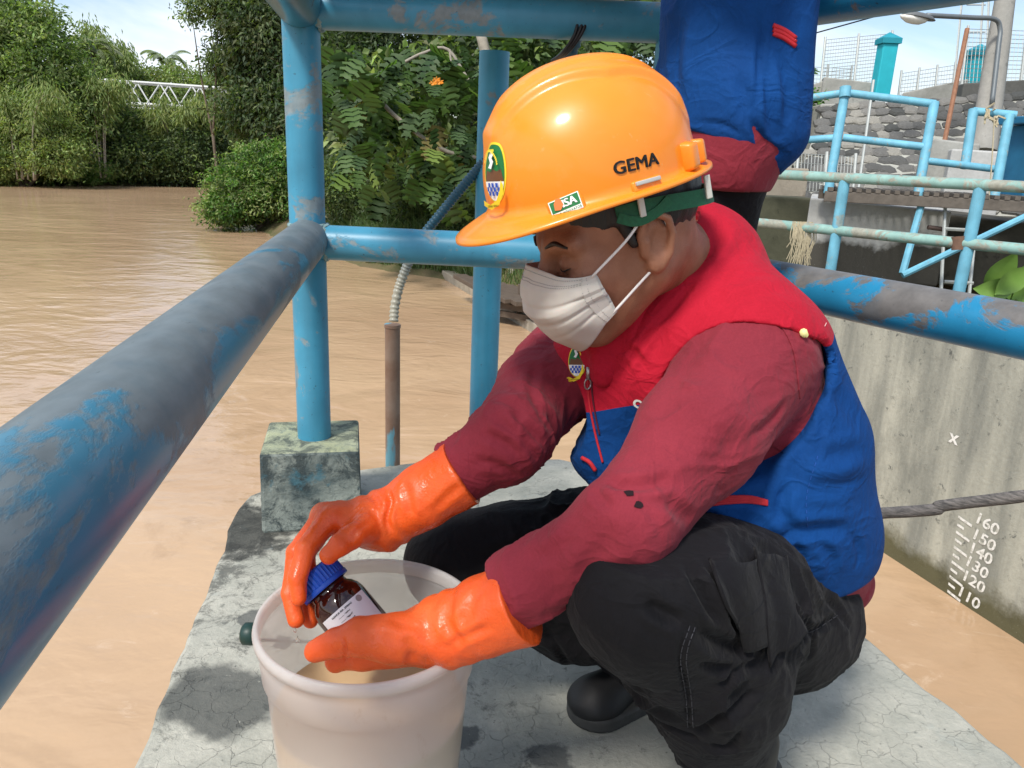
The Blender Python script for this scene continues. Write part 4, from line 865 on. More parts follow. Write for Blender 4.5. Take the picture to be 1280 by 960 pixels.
def px_line(bv, pts, step=3.0, maxjump=.06):
    out = []
    P = [Vector((x, y, 0)) for x, y in pts]; P = smooth_path(P, 6) if len(P) > 2 else P
    for a, b in zip(P, P[1:]):
        n = max(1, int((b-a).length/step))
        for i in range(n):
            q = a.lerp(b, i/n); h = ray_px(bv, q.x, q.y)
            if h[0] is not None and (not out or (h[0]-out[-1][0]).length < maxjump): out.append((h[0], h[1]))
    return out
def crease(v, n, bv, pts, width, depth, taper=True, sharp=1.0):
    """press a fold line into (depth > 0) or raise it out of (depth < 0) the cloth, along a line seen on its surface"""
    L_ = px_line(bv, pts)
    if len(L_) < 2: return v
    Q = np.array([p for p, _ in L_]); k = len(Q); tp = np.minimum(1, 4*np.minimum(np.arange(k)+.4, k-np.arange(k)-.6)/k) if taper else np.ones(k)
    m = ((v > Q.min(0)-width*3) & (v < Q.max(0)+width*3)).all(1); ii = np.where(m)[0]
    if not len(ii): return v
    p = v[ii]; d2 = ((p[:, None]-Q[None])**2).sum(2); j = d2.argmin(1); d = np.sqrt(d2[np.arange(len(ii)), j])/width
    v = v.copy(); amt = np.exp(-d**(2*sharp))*depth*tp[j]-np.exp(-((d-1.7)/.7)**2)*depth*.35*tp[j]; v[ii] = p-n[ii]*amt[:, None]; return v
def surf_tube(bv, pts, r, name, m, parent, lift=0.0, n=6, flat=False):
    L_ = px_line(bv, pts, 2.0)
    if len(L_) < 2: return None
    return MB().tube([p+nn*lift for p, nn in L_], r, n).build(name, m, parent, smooth='all')
def obj_sdf(name, v, f, m, parent, mats=None, mi=None):
    me = mesh_np(name, v, f, m, mats=mats, mi=mi); o = obj(name, me, parent); return o
def project(bv, org, ax, ay, vs, fs, lift=.0006, reach=.08, sub=.004):
    """lay flat print onto a curved surface: 2D verts -> cast along -(ax x ay)"""
    bm = bmesh.new(); bb = [bm.verts.new((v[0], v[1], 0)) for v in vs]
    for f_ in fs:
        try: bm.faces.new([bb[i] for i in f_])
        except ValueError: pass
    bmesh.ops.triangulate(bm, faces=bm.faces)
    for _ in range(5):
        es = [e for e in bm.edges if e.calc_length() > sub]
        if not es: break
        bmesh.ops.subdivide_edges(bm, edges=es, cuts=1); bmesh.ops.triangulate(bm, faces=bm.faces)
    ax, ay = Vector(ax).normalized(), Vector(ay).normalized(); nz = ax.cross(ay).normalized(); org = Vector(org); out = []; bad = set()
    for i, v in enumerate(bm.verts):
        p = org+ax*v.co.x+ay*v.co.y; h = bv.ray_cast(p+nz*reach, -nz)
        if h[0] is None: bad.add(i); out.append(p)
        else:
            nn = h[1] if h[1].dot(nz) > 0 else -h[1]; out.append(h[0]+nn*lift)
    bm.verts.index_update(); ff = [[v.index for v in f_.verts] for f_ in bm.faces if not any(v.index in bad for v in f_.verts)]; bm.free(); return out, ff
# ================================================================== THE SQUATTING MAN
man = empty('person', 'squatting man in orange hard hat, white mask, red and blue vest, rinsing a brown bottle', 'person', (.34, .95, 0)); mo_ = -Vector(man.location)
def put(o):
    if o: o.location = Vector(o.location)+mo_
    return o
def fabric(name, col, dark, weave=900, rough=.85, bumpd=.0004, colfn=None, sheen=.15):
    m, nt, b = mat(name); co = coord(nt); n = noi(nt, co, 9, 6, .6); w = noi(nt, co, weave, 2, .5)
    c = mixc(nt, ramp(nt, n, .35, .65), dark, col); c = mixc(nt, ramp(nt, noi(nt, co, weave*.35, 3), .3, .7, 0, .12), c, tuple(min(1, x*1.8+.004) for x in col))
    if colfn: c = colfn(nt, co, c)
    nt.links.new(c, b.inputs['Base Color']); b.inputs['Roughness'].default_value = rough; b.inputs['Specular IOR Level'].default_value = .2; b.inputs['Sheen Weight'].default_value = sheen
    fold = noi(nt, co, 34, 4, .5, .4); rd = mth(nt, 'ABSOLUTE', mth(nt, 'SUBTRACT', noi(nt, coord(nt, scale=(1, .6, 1.3)), 11, 3, .45, 1.4), .5)); rd = ramp(nt, rd, 0, .09, 1, 0)
    rd2 = ramp(nt, mth(nt, 'ABSOLUTE', mth(nt, 'SUBTRACT', noi(nt, coord(nt, scale=(1.2, 1, .7)), 24, 2, .45, 1.0), .5)), 0, .10, 1, 0)
    bump(nt, b, mth(nt, 'ADD', mth(nt, 'ADD', mth(nt, 'MULTIPLY', w, .16), mth(nt, 'MULTIPLY', fold, 1.0)), mth(nt, 'ADD', mth(nt, 'MULTIPLY', rd, .55), mth(nt, 'MULTIPLY', rd2, .25))), .6, .0030); return m
m_shirt = fabric('maroon_jersey', (.235, .024, .038), (.185, .018, .030), 1100, sheen=.05)
m_red = fabric('red_drill', (.42, .008, .026), (.35, .006, .020), 1000, sheen=.02)
m_blue = fabric('blue_drill', (.002, .050, .205), (.0015, .038, .16), 1000, sheen=.0)
m_trs = fabric('black_trousers', (.006, .0052, .007), (.003, .0028, .0038), 1000, .8, sheen=.03)
m_skin, nt, b = mat('skin'); co = coord(nt); c = mixc(nt, ramp(nt, noi(nt, co, 28, 6), .35, .65), (.25, .105, .058), (.34, .150, .085)); nt.links.new(c, b.inputs['Base Color']); nt.links.new(ramp(nt, noi(nt, co, 60, 4), .35, .65, .36, .58), b.inputs['Roughness'])
b.inputs['Subsurface Weight'].default_value = .12; b.inputs['Subsurface Radius'].default_value = (.012, .005, .003); b.inputs['Subsurface Scale'].default_value = .6; bump(nt, b, mth(nt, 'ADD', noi(nt, co, 420, 3), noi(nt, co, 900, 2)), .5, .0012)
m_glove, nt, b = mat('orange_rubber'); co = coord(nt); c = mixc(nt, ramp(nt, noi(nt, co, 14, 5), .35, .65), (.70, .085, .013), (.80, .12, .022)); nt.links.new(c, b.inputs['Base Color'])
nt.links.new(ramp(nt, noi(nt, co, 22, 5, .6, .5), .42, .60, .24, .52), b.inputs['Roughness']); b.inputs['Subsurface Weight'].default_value = .08; b.inputs['Subsurface Scale'].default_value = .01
bump(nt, b, mth(nt, 'ADD', mth(nt, 'MULTIPLY', noi(nt, co, 60, 4), 1.6), noi(nt, co, 300, 2)), .4, .0015)

# joints ---------------------------------------------------------------
hipL, hipR = Vector((.385, .946, .255)), Vector((.312, 1.10, .260))
kneL, kneR = W(812, 740, .80), W(572, 704, 1.12)
ankL, ankR = W(905, 945, 1.0), (G(724, 900, 0)+Vector((.150, .100, .09)))
shL, shR = W(938, 450, .94), W(706, 450, 1.20)
elL, wrL = W(782, 654, .785), W(560, 788, .845)
elR, wrR = W(634, 550, .97), W(478, 652, .965)
hc = (hipL+hipR)/2; lat = (hipL-hipR).normalized(); sc_ = (shL+shR)/2; slat = (shL-shR).normalized()
fwd = Vector((-.9, -.44, 0)).normalized()
nb_ = W(866, 338, 1.06)     # neck base
# ---- torso --------------------------------------------------------------
tA, tB = hipL-lat*.015, hipR+lat*.015
bk = Vector((.055, .025, 0))
w1L, w1R = tA+Vector((.016, .01, .10)), tB+Vector((.016, .01, .10))
w2L, w2R = W(975, 560, 1.00), W(885, 545, 1.17)
cL, cR = W(945, 450, .985), W(765, 456, 1.065)
def torso(P, g):
    L_ = chain(P, [tA, w1L, w2L, cL], [.092+g, .098+g, .098+g, .082+g]); R_ = chain(P, [tB, w1R, w2R, cR], [.092+g, .098+g, .098+g, .080+g])
    C_ = chain(P, [(tA+tB)/2, (w1L+w1R)/2, (w2L+w2R)/2, (cL+cR)/2, nb_], [.095+g, .105+g, .105+g, .10+g, .070+g])
    return smin(smin(L_, R_, .10), C_, .06)
def shoulders(P, g):
    a = chain(P, [nb_, shL+Vector((.0, .0, .012))], [.055+g, .060+g]); b = chain(P, [nb_, shR], [.055+g, .052+g]); return smin(a, b, .05)
# ---- shirt: sleeves and the hem that shows under the vest ---------------
def sleeves(P):
    u = chain(P, [shL, shL.lerp(elL, .5)+Vector((.004, 0, -.004)), elL, elL.lerp(wrL, .55), wrL], [.073, .066, .052, .045, .040], .02)
    r = chain(P, [shR, shR.lerp(elR, .5), elR, elR.lerp(wrR, .55), wrR], [.066, .058, .050, .042, .037], .02); return np.minimum(u, r)
cufL, cufR = W(652, 752, .815), W(578, 592, .958)
adL, adR = (wrL-elL).normalized(), (wrR-elR).normalized()
def shirt_f(P):
    s = sleeves(P)
    s = smax(s, np.minimum(halfsp(P, cufL+adL*.012, adL), 9+0*s), .004)
    # right cuff plane only near the right arm
    nearR = cap(P, elR, wrR, .09, .09)
    s = np.where(nearR < 0, np.maximum(s, halfsp(P, cufR+adR*.012, adR)), s) if False else s
    t = smin(torso(P, -.010), shoulders(P, -.006), .04)
    o = smin(s, t, .03)
    return o
def shirt_f(P):
    uL = chain(P, [shL, shL.lerp(elL, .5)+Vector((.004, 0, -.004)), elL, elL.lerp(wrL, .55), wrL], [.078, .067, .047, .0395, .034], .02); uL = smax(uL, halfsp(P, cufL+adL*.012, adL), .003)
    uR = chain(P, [shR, shR.lerp(elR, .5), elR, elR.lerp(wrR, .55), wrR], [.068, .058, .048, .0385, .033], .02); uR = smax(uR, halfsp(P, cufR+adR*.012, adR), .003)
    t = smin(torso(P, -.008), shoulders(P, -.006), .04); t = smin(t, cap(P, W(1022, 700, 1.055), W(1050, 728, 1.08), .066, .044), .03); t = np.maximum(t, .215-P[:, 2]+.0)
    return smin(np.minimum(uL, uR), t, .03)
def arm_wrinkle(v, n, a, b, c, amp, seed):
    """slanting pulls in the cloth round an elbow"""
    a, b, c = (np.array(x) for x in (a, b, c)); ax = unit((c-a)[None])[0]; t = ((v-a) @ ax)/np.linalg.norm(c-a); near = np.exp(-(np.linalg.norm(v-b, axis=1)/.11)**2)
    q = v*1.0; ph = (v @ ax)*150+fbm(v, 9, 3, seed)*3.2+(v @ np.array([.5, .2, .8]))*30; w = np.sin(ph); w = np.sign(w)*np.abs(w)**1.4
    return v+n*(w*amp*(.15+near)*(fbm(v, 14, 2, seed+5)*.5+.6))[:, None]
def folds(v, n, along, scale, amp, seed, stretch=3.5, sharp=1.6, mask=None, warp=.035):
    """ridged cloth folds drawn out along one direction"""
    a = unit(np.array(along, float)[None])[0]; q = v+warp*np.stack([fbm(v, 7, 2, seed+k) for k in (1, 2, 3)], 1); q = q-np.outer(q @ a, a)*(1-1/stretch)
    r = 1-np.abs(vnoise(q, scale, seed)); r2 = 1-np.abs(vnoise(q, scale*2.3, seed+9)); h = (r**(1/sharp)*-1)+.35*r2**2*-1; h = r**5+.4*r2**4
    h = h-h.mean(); m_ = np.clip(fbm(v, 6, 2, seed+4)*.9+.65, .1, 1.3)
    if mask is not None: m_ = m_*mask
    return v+n*(h*m_*amp)[:, None]
def inbox(v, pts, r):
    d = None
    for a, b in zip(pts, pts[1:]):
        q = cap(v.astype(f32), a, b, r, r); d = q if d is None else np.minimum(d, q)
    return d < 0
v, f_, n = sdf_mesh(shirt_f, (-.25, .60, .15), (.62, 1.36, .82), .0034)
mL = inbox(v, [shL, elL, wrL], .10); mR = inbox(v, [shR, elR, wrR], .09) & ~mL
for m_, (a, b, c), s_ in ((mL, (shL, elL, wrL), 1), (mR, (shR, elR, wrR), 2)):
    v[m_] = arm_wrinkle(v[m_], n[m_], a, b, c, .0012 if s_ == 1 else .0028, s_)
aL_, aR_ = np.array(wrL-elL), np.array(wrR-elR)
v[mL] = folds(v[mL], n[mL], np.array(wrL-shL)+np.array([.1, 0, .25]), 26, .0032, 101); v[mR] = folds(v[mR], n[mR], np.array([.35, .1, .9]), 30, .0055, 103, 2.6)
v += n*(fbm(v, 7, 2, 4)*.003)[:, None]
bv = bvh_of(v, f_)
for pts, w, d in (([(745, 588), (760, 602), (800, 606), (850, 596)], .007, .007), ([(742, 600), (750, 622), (770, 640)], .006, .004), ([(820, 620), (850, 640), (868, 655)], .008, .004),
                  ([(905, 385), (935, 382), (968, 400), (992, 440), (998, 500)], .0022, .002), ([(875, 420), (850, 470), (820, 530)], .016, .004), ([(930, 480), (880, 550), (850, 590)], .015, -.003),
                  ([(720, 660), (700, 690), (690, 730)], .010, .003), ([(770, 655), (745, 700), (720, 730)], .010, .003), ([(655, 700), (690, 690), (720, 660)], .008, .003), ([(985, 500), (960, 530), (930, 552)], .006, .004),
                  ([(600, 540), (640, 560), (660, 590)], .007, .005), ([(640, 500), (655, 530), (690, 560)], .007, .005), ([(615, 520), (650, 545), (690, 600)], .006, .004), ([(670, 450), (665, 490), (690, 540)], .007, .004), ([(590, 575), (630, 585), (650, 605)], .006, .004)):
    v = crease(v, n, bv, pts, w, d)
shirt = put(obj_sdf('shirt', v, f_, m_shirt, man)); bv_shirt = bvh_of(v, f_)
m_hole = simple('dark_spot', (.012, .002, .004), .9)
for x, y, s in ((786, 617, .0042), (798, 631, .0046)):
    h = ray_px(bv_shirt, x, y)
    if h[0]: 
        q = h[1].to_track_quat('Z', 'Y').to_matrix(); mb = MB(); mb.add([h[0]+h[1]*.0012+q @ Vector((math.cos(a)*s*random.uniform(.8, 1.5), math.sin(a)*s*random.uniform(.7, 1.1), 0)) for a in np.linspace(0, 2*math.pi, 10)[:-1]], [tuple(range(9))]); put(mb.build('hole', m_hole, shirt)).location = (0, 0, 0)
def sub(o, parent):      # child of a part that already carries the offset
    if o: o.parent = parent; o.location = (0, 0, 0)
    return o
sub(surf_tube(bv_shirt, [(905, 384), (935, 380), (968, 398), (992, 438), (1000, 500)], .0011, 'seam', m_shirt, shirt, .0003), shirt)

# ---- vest ---------------------------------------------------------------
armd = (elL-shL).normalized(); armdR = (elR-shR).normalized()
hemp = W(960, 690, 1.0)
def vest_f(P):
    t = smin(torso(P, .010), shoulders(P, .012), .05)
    t = smin(t, chain(P, [W(800, 440, .99), W(850, 375, 1.0), W(890, 345, 1.06)], [.042, .045, .045]), .05); t = smin(t, chain(P, [W(762, 465, 1.04), W(762, 560, 1.05), W(778, 600, 1.04)], [.060, .058, .045]), .04)
    # blousing above the hem
    t = smin(t, chain(P, [W(1030, 668, 1.03), W(960, 640, .96), W(880, 620, .93)], [.06, .052, .03]), .05)
    # arm openings
    hl = cap(P, shL+Vector((.012, 0, -.012)), shL+armd*.22+Vector((.0, -.06, 0)), .081, .105); hr = cap(P, shR+armdR*.02, shR+armdR*.22, .068, .085)
    t = smax(t, -hl, .006); t = smax(t, -hr, .006)
    # hem plane
    t = smax(t, -halfsp(P, W(1070, 712, 1.02), (-.28, -.05, 1)), .008)
    # neck opening
    t = smax(t, -cap(P, nb_+Vector((-.045, -.02, .02)), nb_+Vector((-.09, -.02, .14)), .052, .075), .006)
    return t
v, f_, n = sdf_mesh(vest_f, (0, .72, .14), (.66, 1.38, .86), .0033)
v += n*(fbm(v, 6, 2, 21)*.004)[:, None]; lowm = 1-np.clip((v[:, 2]-.30)/.25, 0, .8); v = folds(v, n, (1, .35, -.05), 22, .0065, 111, 3.2, mask=lowm)
bv = bvh_of(v, f_)
for pts, w, d in (([(1015, 530), (1000, 580), (985, 620)], .012, .004), ([(870, 628), (930, 622), (965, 628)], .006, .003), ([(985, 600), (975, 640), (1000, 665)], .008, .006), ([(960, 680), (1000, 665), (1070, 662)], .010, .007), ([(870, 640), (910, 665), (960, 682)], .010, .007),
                  ([(1080, 600), (1040, 610), (1000, 605)], .010, .004), ([(1085, 560), (1040, 570), (1010, 560)], .010, .004), ([(1010, 480), (1050, 500), (1080, 540)], .012, .003), ([(1020, 670), (1040, 700), (1038, 728)], .007, .004), ([(990, 672), (1000, 700), (985, 722)], .006, .004), ([(1065, 665), (1075, 690), (1072, 715)], .006, .004),
                  ([(870, 350), (830, 400), (812, 470)], .012, .004), ([(905, 270), (890, 310), (850, 350)], .010, .005), ([(940, 300), (900, 340), (880, 370)], .012, .004), ([(985, 350), (950, 355), (900, 372)], .010, -.003), ([(750, 430), (790, 440), (810, 470)], .006, .004), ([(700, 590), (715, 570), (720, 540)], .008, .004), ([(900, 560), (960, 545), (1010, 520)], .010, .003), ([(880, 600), (940, 590), (985, 590)], .010, .003),
                  ([(770, 478), (806, 425), (845, 378), (882, 338)], .0045, .0045), ([(1000, 440), (1025, 470), (1028, 540), (1015, 600)], .005, .0025)):
    v = crease(v, n, bv, pts, w, d)
bvv = bvh_of(v, f_)
def hitp(x, y, d=None):
    h = ray_px(bvv, x, y); return h[0] if h[0] is not None else W(x, y, d or 1.0)
p1, p2, p3_ = hitp(786, 540, .98), hitp(1040, 408, 1.0), hitp(705, 498, 1.1)
p1 = W(750, 497, 1.02); p2 = W(1040, 412, .94); cnm = (p2-p1).cross(slat).normalized(); cnm = cnm if cnm.z > 0 else -cnm
mid = np.array([v[q].mean(0) for q in f_[:, :]]) if False else v[f_].mean(1)
# cut cleanly along the colour boundary
me = mesh_np('vest', v, f_, None); bm = bmesh.new(); bm.from_mesh(me); bpy.data.meshes.remove(me)
bmesh.ops.bisect_plane(bm, geom=bm.verts[:]+bm.edges[:]+bm.faces[:], plane_co=p1, plane_no=cnm, dist=1e-5)
def half(keep_up, name, m):
    b2 = bm.copy(); dl = [q for q in b2.faces if ((q.calc_center_median()-p1).dot(cnm) > 0) != keep_up]; bmesh.ops.delete(b2, geom=dl, context='FACES')
    for q in b2.faces: q.smooth = True
    me = bpy.data.meshes.new(name); b2.to_mesh(me); b2.free(); me.materials.append(m); return me
vest = put(obj('vest', half(False, 'vest', m_blue), man)); yoke = obj('yoke', half(True, 'yoke', m_red), vest); bm.free()
m_pip = simple('red_piping', (.52, .02, .03), .7, 0, .15, 200); m_thr = simple('pale_thread', (.72, .45, .42), .8)
# pocket piping: three ribs
for k in range(4): sub(surf_tube(bvv, [(868, 627+k*3-1), (900, 622+k*2.6), (935, 620.5+k*2.4), (962, 627+k*1.2)], .0021, 'pocket_piping', m_pip, vest, .001), vest)
sub(surf_tube(bvv, [(728, 572), (738, 578), (746, 590)], .003, 'pocket_piping', m_pip, vest, .001), vest)
# stitch lines, dashed
def stitches(bvh, pts, parent, m=m_thr, dash=5, gap=3, r=.00055, name='stitching'):
    L_ = px_line(bvh, pts, 1.0); mb = MB(); i = 0
    while i+dash < len(L_): mb.tube([p+nn*.0006 for p, nn in L_[i:i+dash+1:max(1, dash//2)]], r, 4); i += dash+gap
    return sub(mb.build(name, m, parent), parent)
stitches(bvv, [(1003, 428), (1020, 420), (1032, 405), (1036, 385)], yoke); stitches(bvv, [(697, 470), (720, 484), (745, 505), (775, 518), (800, 516)], yoke); stitches(bvv, [(700, 482), (722, 496), (744, 516)], yoke)
stitches(bvv, [(1022, 570), (1008, 620), (1010, 665)], vest, simple('blue_thread', (.01, .07, .30), .8))
# red zip line down the blue front, zip in the red
zl = [(739, 452), (738, 480), (741, 510), (748, 545), (757, 580)]
sub(surf_tube(bvv, [(zl[0][0]-3, zl[0][1])]+[(x-3, y) for x, y in zl[1:]], .0016, 'zip', m_pip, vest, .0006), vest)
sub(surf_tube(bvv, [(x+2, y) for x, y in zl[:4]], .0012, 'zip_tape', simple('dark_tape', (.10, .01, .02), .7), vest, .0008), vest)
m_zip = simple('zip_metal', (.45, .40, .38), .35, .8)
h = ray_px(bvv, 737, 468)
if h[0] is not None:
    q = h[0]+h[1]*.003; mb = MB(); mb.tube([q+Vector((0, 0, .010)), q-Vector((0, 0, .006))], .003, 8); ring = [q-Vector((0, 0, .012))+Vector((math.cos(a)*.004, -.001, math.sin(a)*.007)) for a in np.linspace(0, 6.28, 14)]; mb.tube(ring, .0011, 5); sub(mb.build('zip_pull', m_zip, vest, smooth='all'), vest)
# yellow loop tag at the armhole
h = ray_px(bvv, 1008, 424)
h0, h1 = hitp(1004, 416), hitp(1011, 433); mb = MB(); mb.tube([h0+Vector((-.002, -.006, .002)), h0.lerp(h1, .5)+Vector((-.002, -.008, 0)), h1+Vector((-.002, -.006, 0))], .0045, 8); sub(mb.build('loop_tag', simple('yellow_tape', (.75, .70, .30), .7), vest, smooth='all'), vest)
# white lettering fragments: on the back of the shoulder and the one letter on the chest by the sleeve
def letters(bvh, px, py, body, size, right, up, m, parent, name, bold=0.0, lift=.0008, rot=0, sub_=.004):
    h = ray_px(bvh, px, py)
    if h[0] is None: return None
    nn = h[1]; ax = Vector(right); ax = (ax-nn*ax.dot(nn)).normalized(); ay = nn.cross(ax)
    c, s = math.cos(rot), math.sin(rot); ax, ay = ax*c+ay*s, ay*c-ax*s
    vs, fs = text_mesh(body, size, bold); vv, ff = project(bvh, h[0], ax, ay, vs, fs, lift, sub=sub_); mb = MB(); mb.add(vv, ff); return sub(mb.build(name, m, parent), parent)
cR3 = Vector(cr)
letters(bvv, 975, 331, 'PP', .020, cR3, (0, 0, 1), m_wht, yoke, 'lettering', .0006, rot=-.7)
letters(bvv, 797, 505, 'C', .017, cR3, (0, 0, 1), m_wht, yoke, 'lettering', .0008, rot=-.15)
# collar: thick turned band from the chin round the nape
def collar_f(P):
    pts = [W(738, 428, .985), W(757, 440, .96), W(800, 405, .945), W(845, 345, .955), W(872, 304, 1.0), W(872, 292, 1.10), W(835, 315, 1.17), W(770, 380, 1.16)]
    o = None
    for a, b in zip(pts, pts[1:]):
        for k, (dz, r) in enumerate(((-.032, .012), (-.018, .010), (-.004, .0085), (.010, .0075), (.022, .0070))):
            d = cap(P, a+Vector((-.004*k, 0, dz)), b+Vector((-.004*k, 0, dz)), r, r); o = d if o is None else smin(o, d, .012)
    return o
v, f_, n = sdf_mesh(collar_f, (.02, .78, .50), (.44, 1.30, .88), .0036)
v += n*(fbm(v, 12, 3, 31)*.0028)[:, None]; bv = bvh_of(v, f_)
for pts, w, d in (([(880, 285), (850, 320), (815, 370), (770, 425)], .008, .005), ([(895, 300), (870, 345), (840, 385)], .006, .004)): v = crease(v, n, bv, pts, w, d)
obj_sdf('collar', v, f_, m_red, vest); bvc = bvh_of(v, f_)

# ---- trousers -------------------------------------------------------------
def trs_f(P):
    nl = chain(P, [hipL+Vector((.0, 0, -.008)), hipL.lerp(kneL, .5)+Vector((0, 0, .008)), kneL], [.090, .096, .085], .03)
    nr_ = chain(P, [hipR, hipR.lerp(kneR, .5), kneR], [.098, .094, .076], .03)
    sl_ = chain(P, [kneL, kneL.lerp(ankL, .45)+Vector((.035, .012, -.005)), ankL+Vector((0, 0, .01))], [.083, .082, .055], .04)
    sr_ = chain(P, [kneR, kneR.lerp(ankR, .5)+Vector((.02, .01, -.02)), ankR+Vector((0, 0, .005))], [.074, .074, .052], .04); sr_ = smin(sr_, cap(P, ankR+Vector((0, 0, .01)), ankR+Vector((-.075, -.05, -.015)), .052, .042), .03)
    pv = smin(ell(P, hc+Vector((.035, .02, .01)), (.105, .15, .105), None), chain(P, [hipL, hipR], [.105, .105]), .05)
    pv = smin(pv, ell(P, hc+Vector((.05, -.02, -.035)), (.085, .10, .075)), .04)
    l = smin(nl, sl_, .022); r = smin(nr_, sr_, .022); o = smin(np.minimum(l, r), pv, .04)
    pk = chain(P, [W(890, 740, .86), W(925, 800, .87)], [.055, .050]); o = smin(o, pk, .035)
    o = smin(o, cap(P, W(1025, 770, 1.04), W(1056, 812, 1.06), .040, .012), .03); o = smax(o, .055-P[:, 2], .006); return o
v, f_, n = sdf_mesh(trs_f, (-.20, .55, .02), (.62, 1.34, .46), .0034)
v += n*(fbm(v, 6, 2, 41)*.005)[:, None]; km = np.clip((np.minimum(np.linalg.norm(v-np.array(kneL)-np.array([-.02, -.02, .02]), axis=1), np.linalg.norm(v-np.array(kneR), axis=1))-.07)/.08, .12, 1); v = folds(v, n, (-.35, -.2, .8), 21, .0065, 121, 3.0, mask=km); v = folds(v, n, (.8, .3, .35), 17, .0045, 125, 3.0, mask=km)
# pull folds behind the knee
for kn, hp, s_ in ((kneL, hipL, 43), (kneR, hipR, 44)):
    c_ = np.array(kn.lerp(hp, .22)+Vector((.03, 0, -.05))); near = np.exp(-(np.linalg.norm(v-c_, axis=1)/.10)**2); ph = (v @ np.array([.35, .1, .9]))*120+fbm(v, 8, 3, s_)*3; v += n*(np.sin(ph)*near*.0035)[:, None]
bv = bvh_of(v, f_)
for pts, w, d in (([(806, 752), (830, 768), (862, 778)], .007, .009), ([(862, 780), (850, 820), (858, 870), (862, 915)], .0035, .004), ([(866, 778), (890, 800), (925, 812), (938, 822)], .008, .010), ([(855, 700), (878, 740), (905, 795)], .006, .009), ([(885, 702), (905, 740), (922, 790), (935, 815)], .006, .010),
                  ([(940, 695), (955, 735), (968, 790), (955, 830)], .006, .012), ([(965, 700), (985, 740), (992, 790)], .005, .005), ([(985, 780), (1010, 790), (1050, 770)], .006, .005), ([(1030, 745), (1050, 765), (1065, 790)], .006, .006), ([(1005, 770), (1015, 800), (1010, 830)], .006, .006), ([(1000, 745), (1008, 780), (1000, 815)], .006, .005),
                  ([(760, 860), (830, 905), (880, 930)], .006, .008), ([(870, 915), (920, 890), (945, 860)], .007, .009), ([(880, 930), (910, 935), (935, 910)], .006, .006), ([(900, 860), (930, 840), (945, 820)], .007, .007), ([(870, 830), (900, 835), (930, 830)], .006, .006), ([(740, 820), (775, 850), (820, 870)], .010, .005), ([(800, 690), (850, 672), (905, 672)], .014, -.004),
                  ([(600, 700), (650, 680), (700, 670)], .008, .004), ([(640, 820), (690, 840), (740, 845)], .008, .005), ([(680, 790), (710, 830), (740, 860)], .007, .006)):
    v = crease(v, n, bv, pts, w, d)
trs = put(obj_sdf('trousers', v, f_, m_trs, man)); bvt = bvh_of(v, f_)
# cargo pocket: flap standing proud, with a loose corner hanging
def patch(name, quad, lift, m, parent, nu=14, nv=14, bvh=None, thick=.003, sag=0.0):
    """cloth patch laid on the garment between four picture corners"""
    bvh = bvh or bvt; g = []
    for j in range(nv+1):
        for i in range(nu+1):
            u, t = i/nu, j/nv; a = (1-u)*quad[0][0]+u*quad[1][0], (1-u)*quad[0][1]+u*quad[1][1]; c = (1-u)*quad[3][0]+u*quad[2][0], (1-u)*quad[3][1]+u*quad[2][1]
            x, y = (1-t)*a[0]+t*c[0], (1-t)*a[1]+t*c[1]; h = ray_px(bvh, x, y); g.append((h[0]+h[1]*(lift+.003*math.sin(u*math.pi)*math.sin(t*2.6)+sag*t)) if h[0] is not None else None)
    if any(p is None for p in g):
        last = next((p for p in g if p is not None), W(900, 780, .9)); 
        for i, p in enumerate(g):
            if p is None: g[i] = last.copy()
            last = g[i]
    for _ in range(14):
        g2 = [q.copy() for q in g]
        for j in range(nv+1):
            for i in range(nu+1):
                nb4 = [g[jj*(nu+1)+ii] for ii, jj in ((i-1, j), (i+1, j), (i, j-1), (i, j+1)) if 0 <= ii <= nu and 0 <= jj <= nv]
                if 0 < i < nu or 0 < j < nv: g2[j*(nu+1)+i] = g[j*(nu+1)+i].lerp(sum(nb4, Vector())/len(nb4), .5 if (0 < i < nu and 0 < j < nv) else .12)
        g = g2
    f = [(j*(nu+1)+i, j*(nu+1)+i+1, (j+1)*(nu+1)+i+1, (j+1)*(nu+1)+i) for j in range(nv) for i in range(nu)]; me = bpy.data.meshes.new(name); me.from_pydata([tuple(p) for p in g], [], f); me.materials.append(m); o = obj(name, me, parent)
    for p in me.polygons: p.use_smooth = True
    md = o.modifiers.new('s', 'SOLIDIFY'); md.thickness = thick; md.offset = 0; return o
patch('pocket_flap', [(936, 690), (975, 698), (1000, 790), (952, 835)], .011, m_trs, trs)
patch('pocket', [(880, 706), (936, 700), (958, 806), (930, 812)], .009, m_trs, trs)
m_seam = simple('black_thread', (.03, .03, .036), .7)
for pts in ([(862, 782), (851, 822), (857, 870), (860, 912)], [(868, 784), (858, 822), (864, 870), (867, 915)], [(985, 782), (1012, 790), (1048, 768)], [(962, 700), (984, 745), (990, 788)]): stitches(bvt, pts, trs, m_seam, 6, 2, .0006)
# loose flap corner and the shirt tail point behind
mb = MB(); a = [W(944, 800, .905), W(972, 792, .915), W(962, 830, .90), W(956, 866, .895), W(948, 852, .90)]; mb.add(a, [(0, 1, 2, 3, 4)]); o = mb.build('flap_corner', m_trs, trs); o.location = (0, 0, 0); md = o.modifiers.new('s', 'SOLIDIFY'); md.thickness = .003
def tail_f(P): return smin(cap(P, W(1030, 745, 1.05), W(1060, 800, 1.08), .045, .030), cap(P, W(1030, 745, 1.05), W(1010, 800, 1.02), .05, .03), .03)
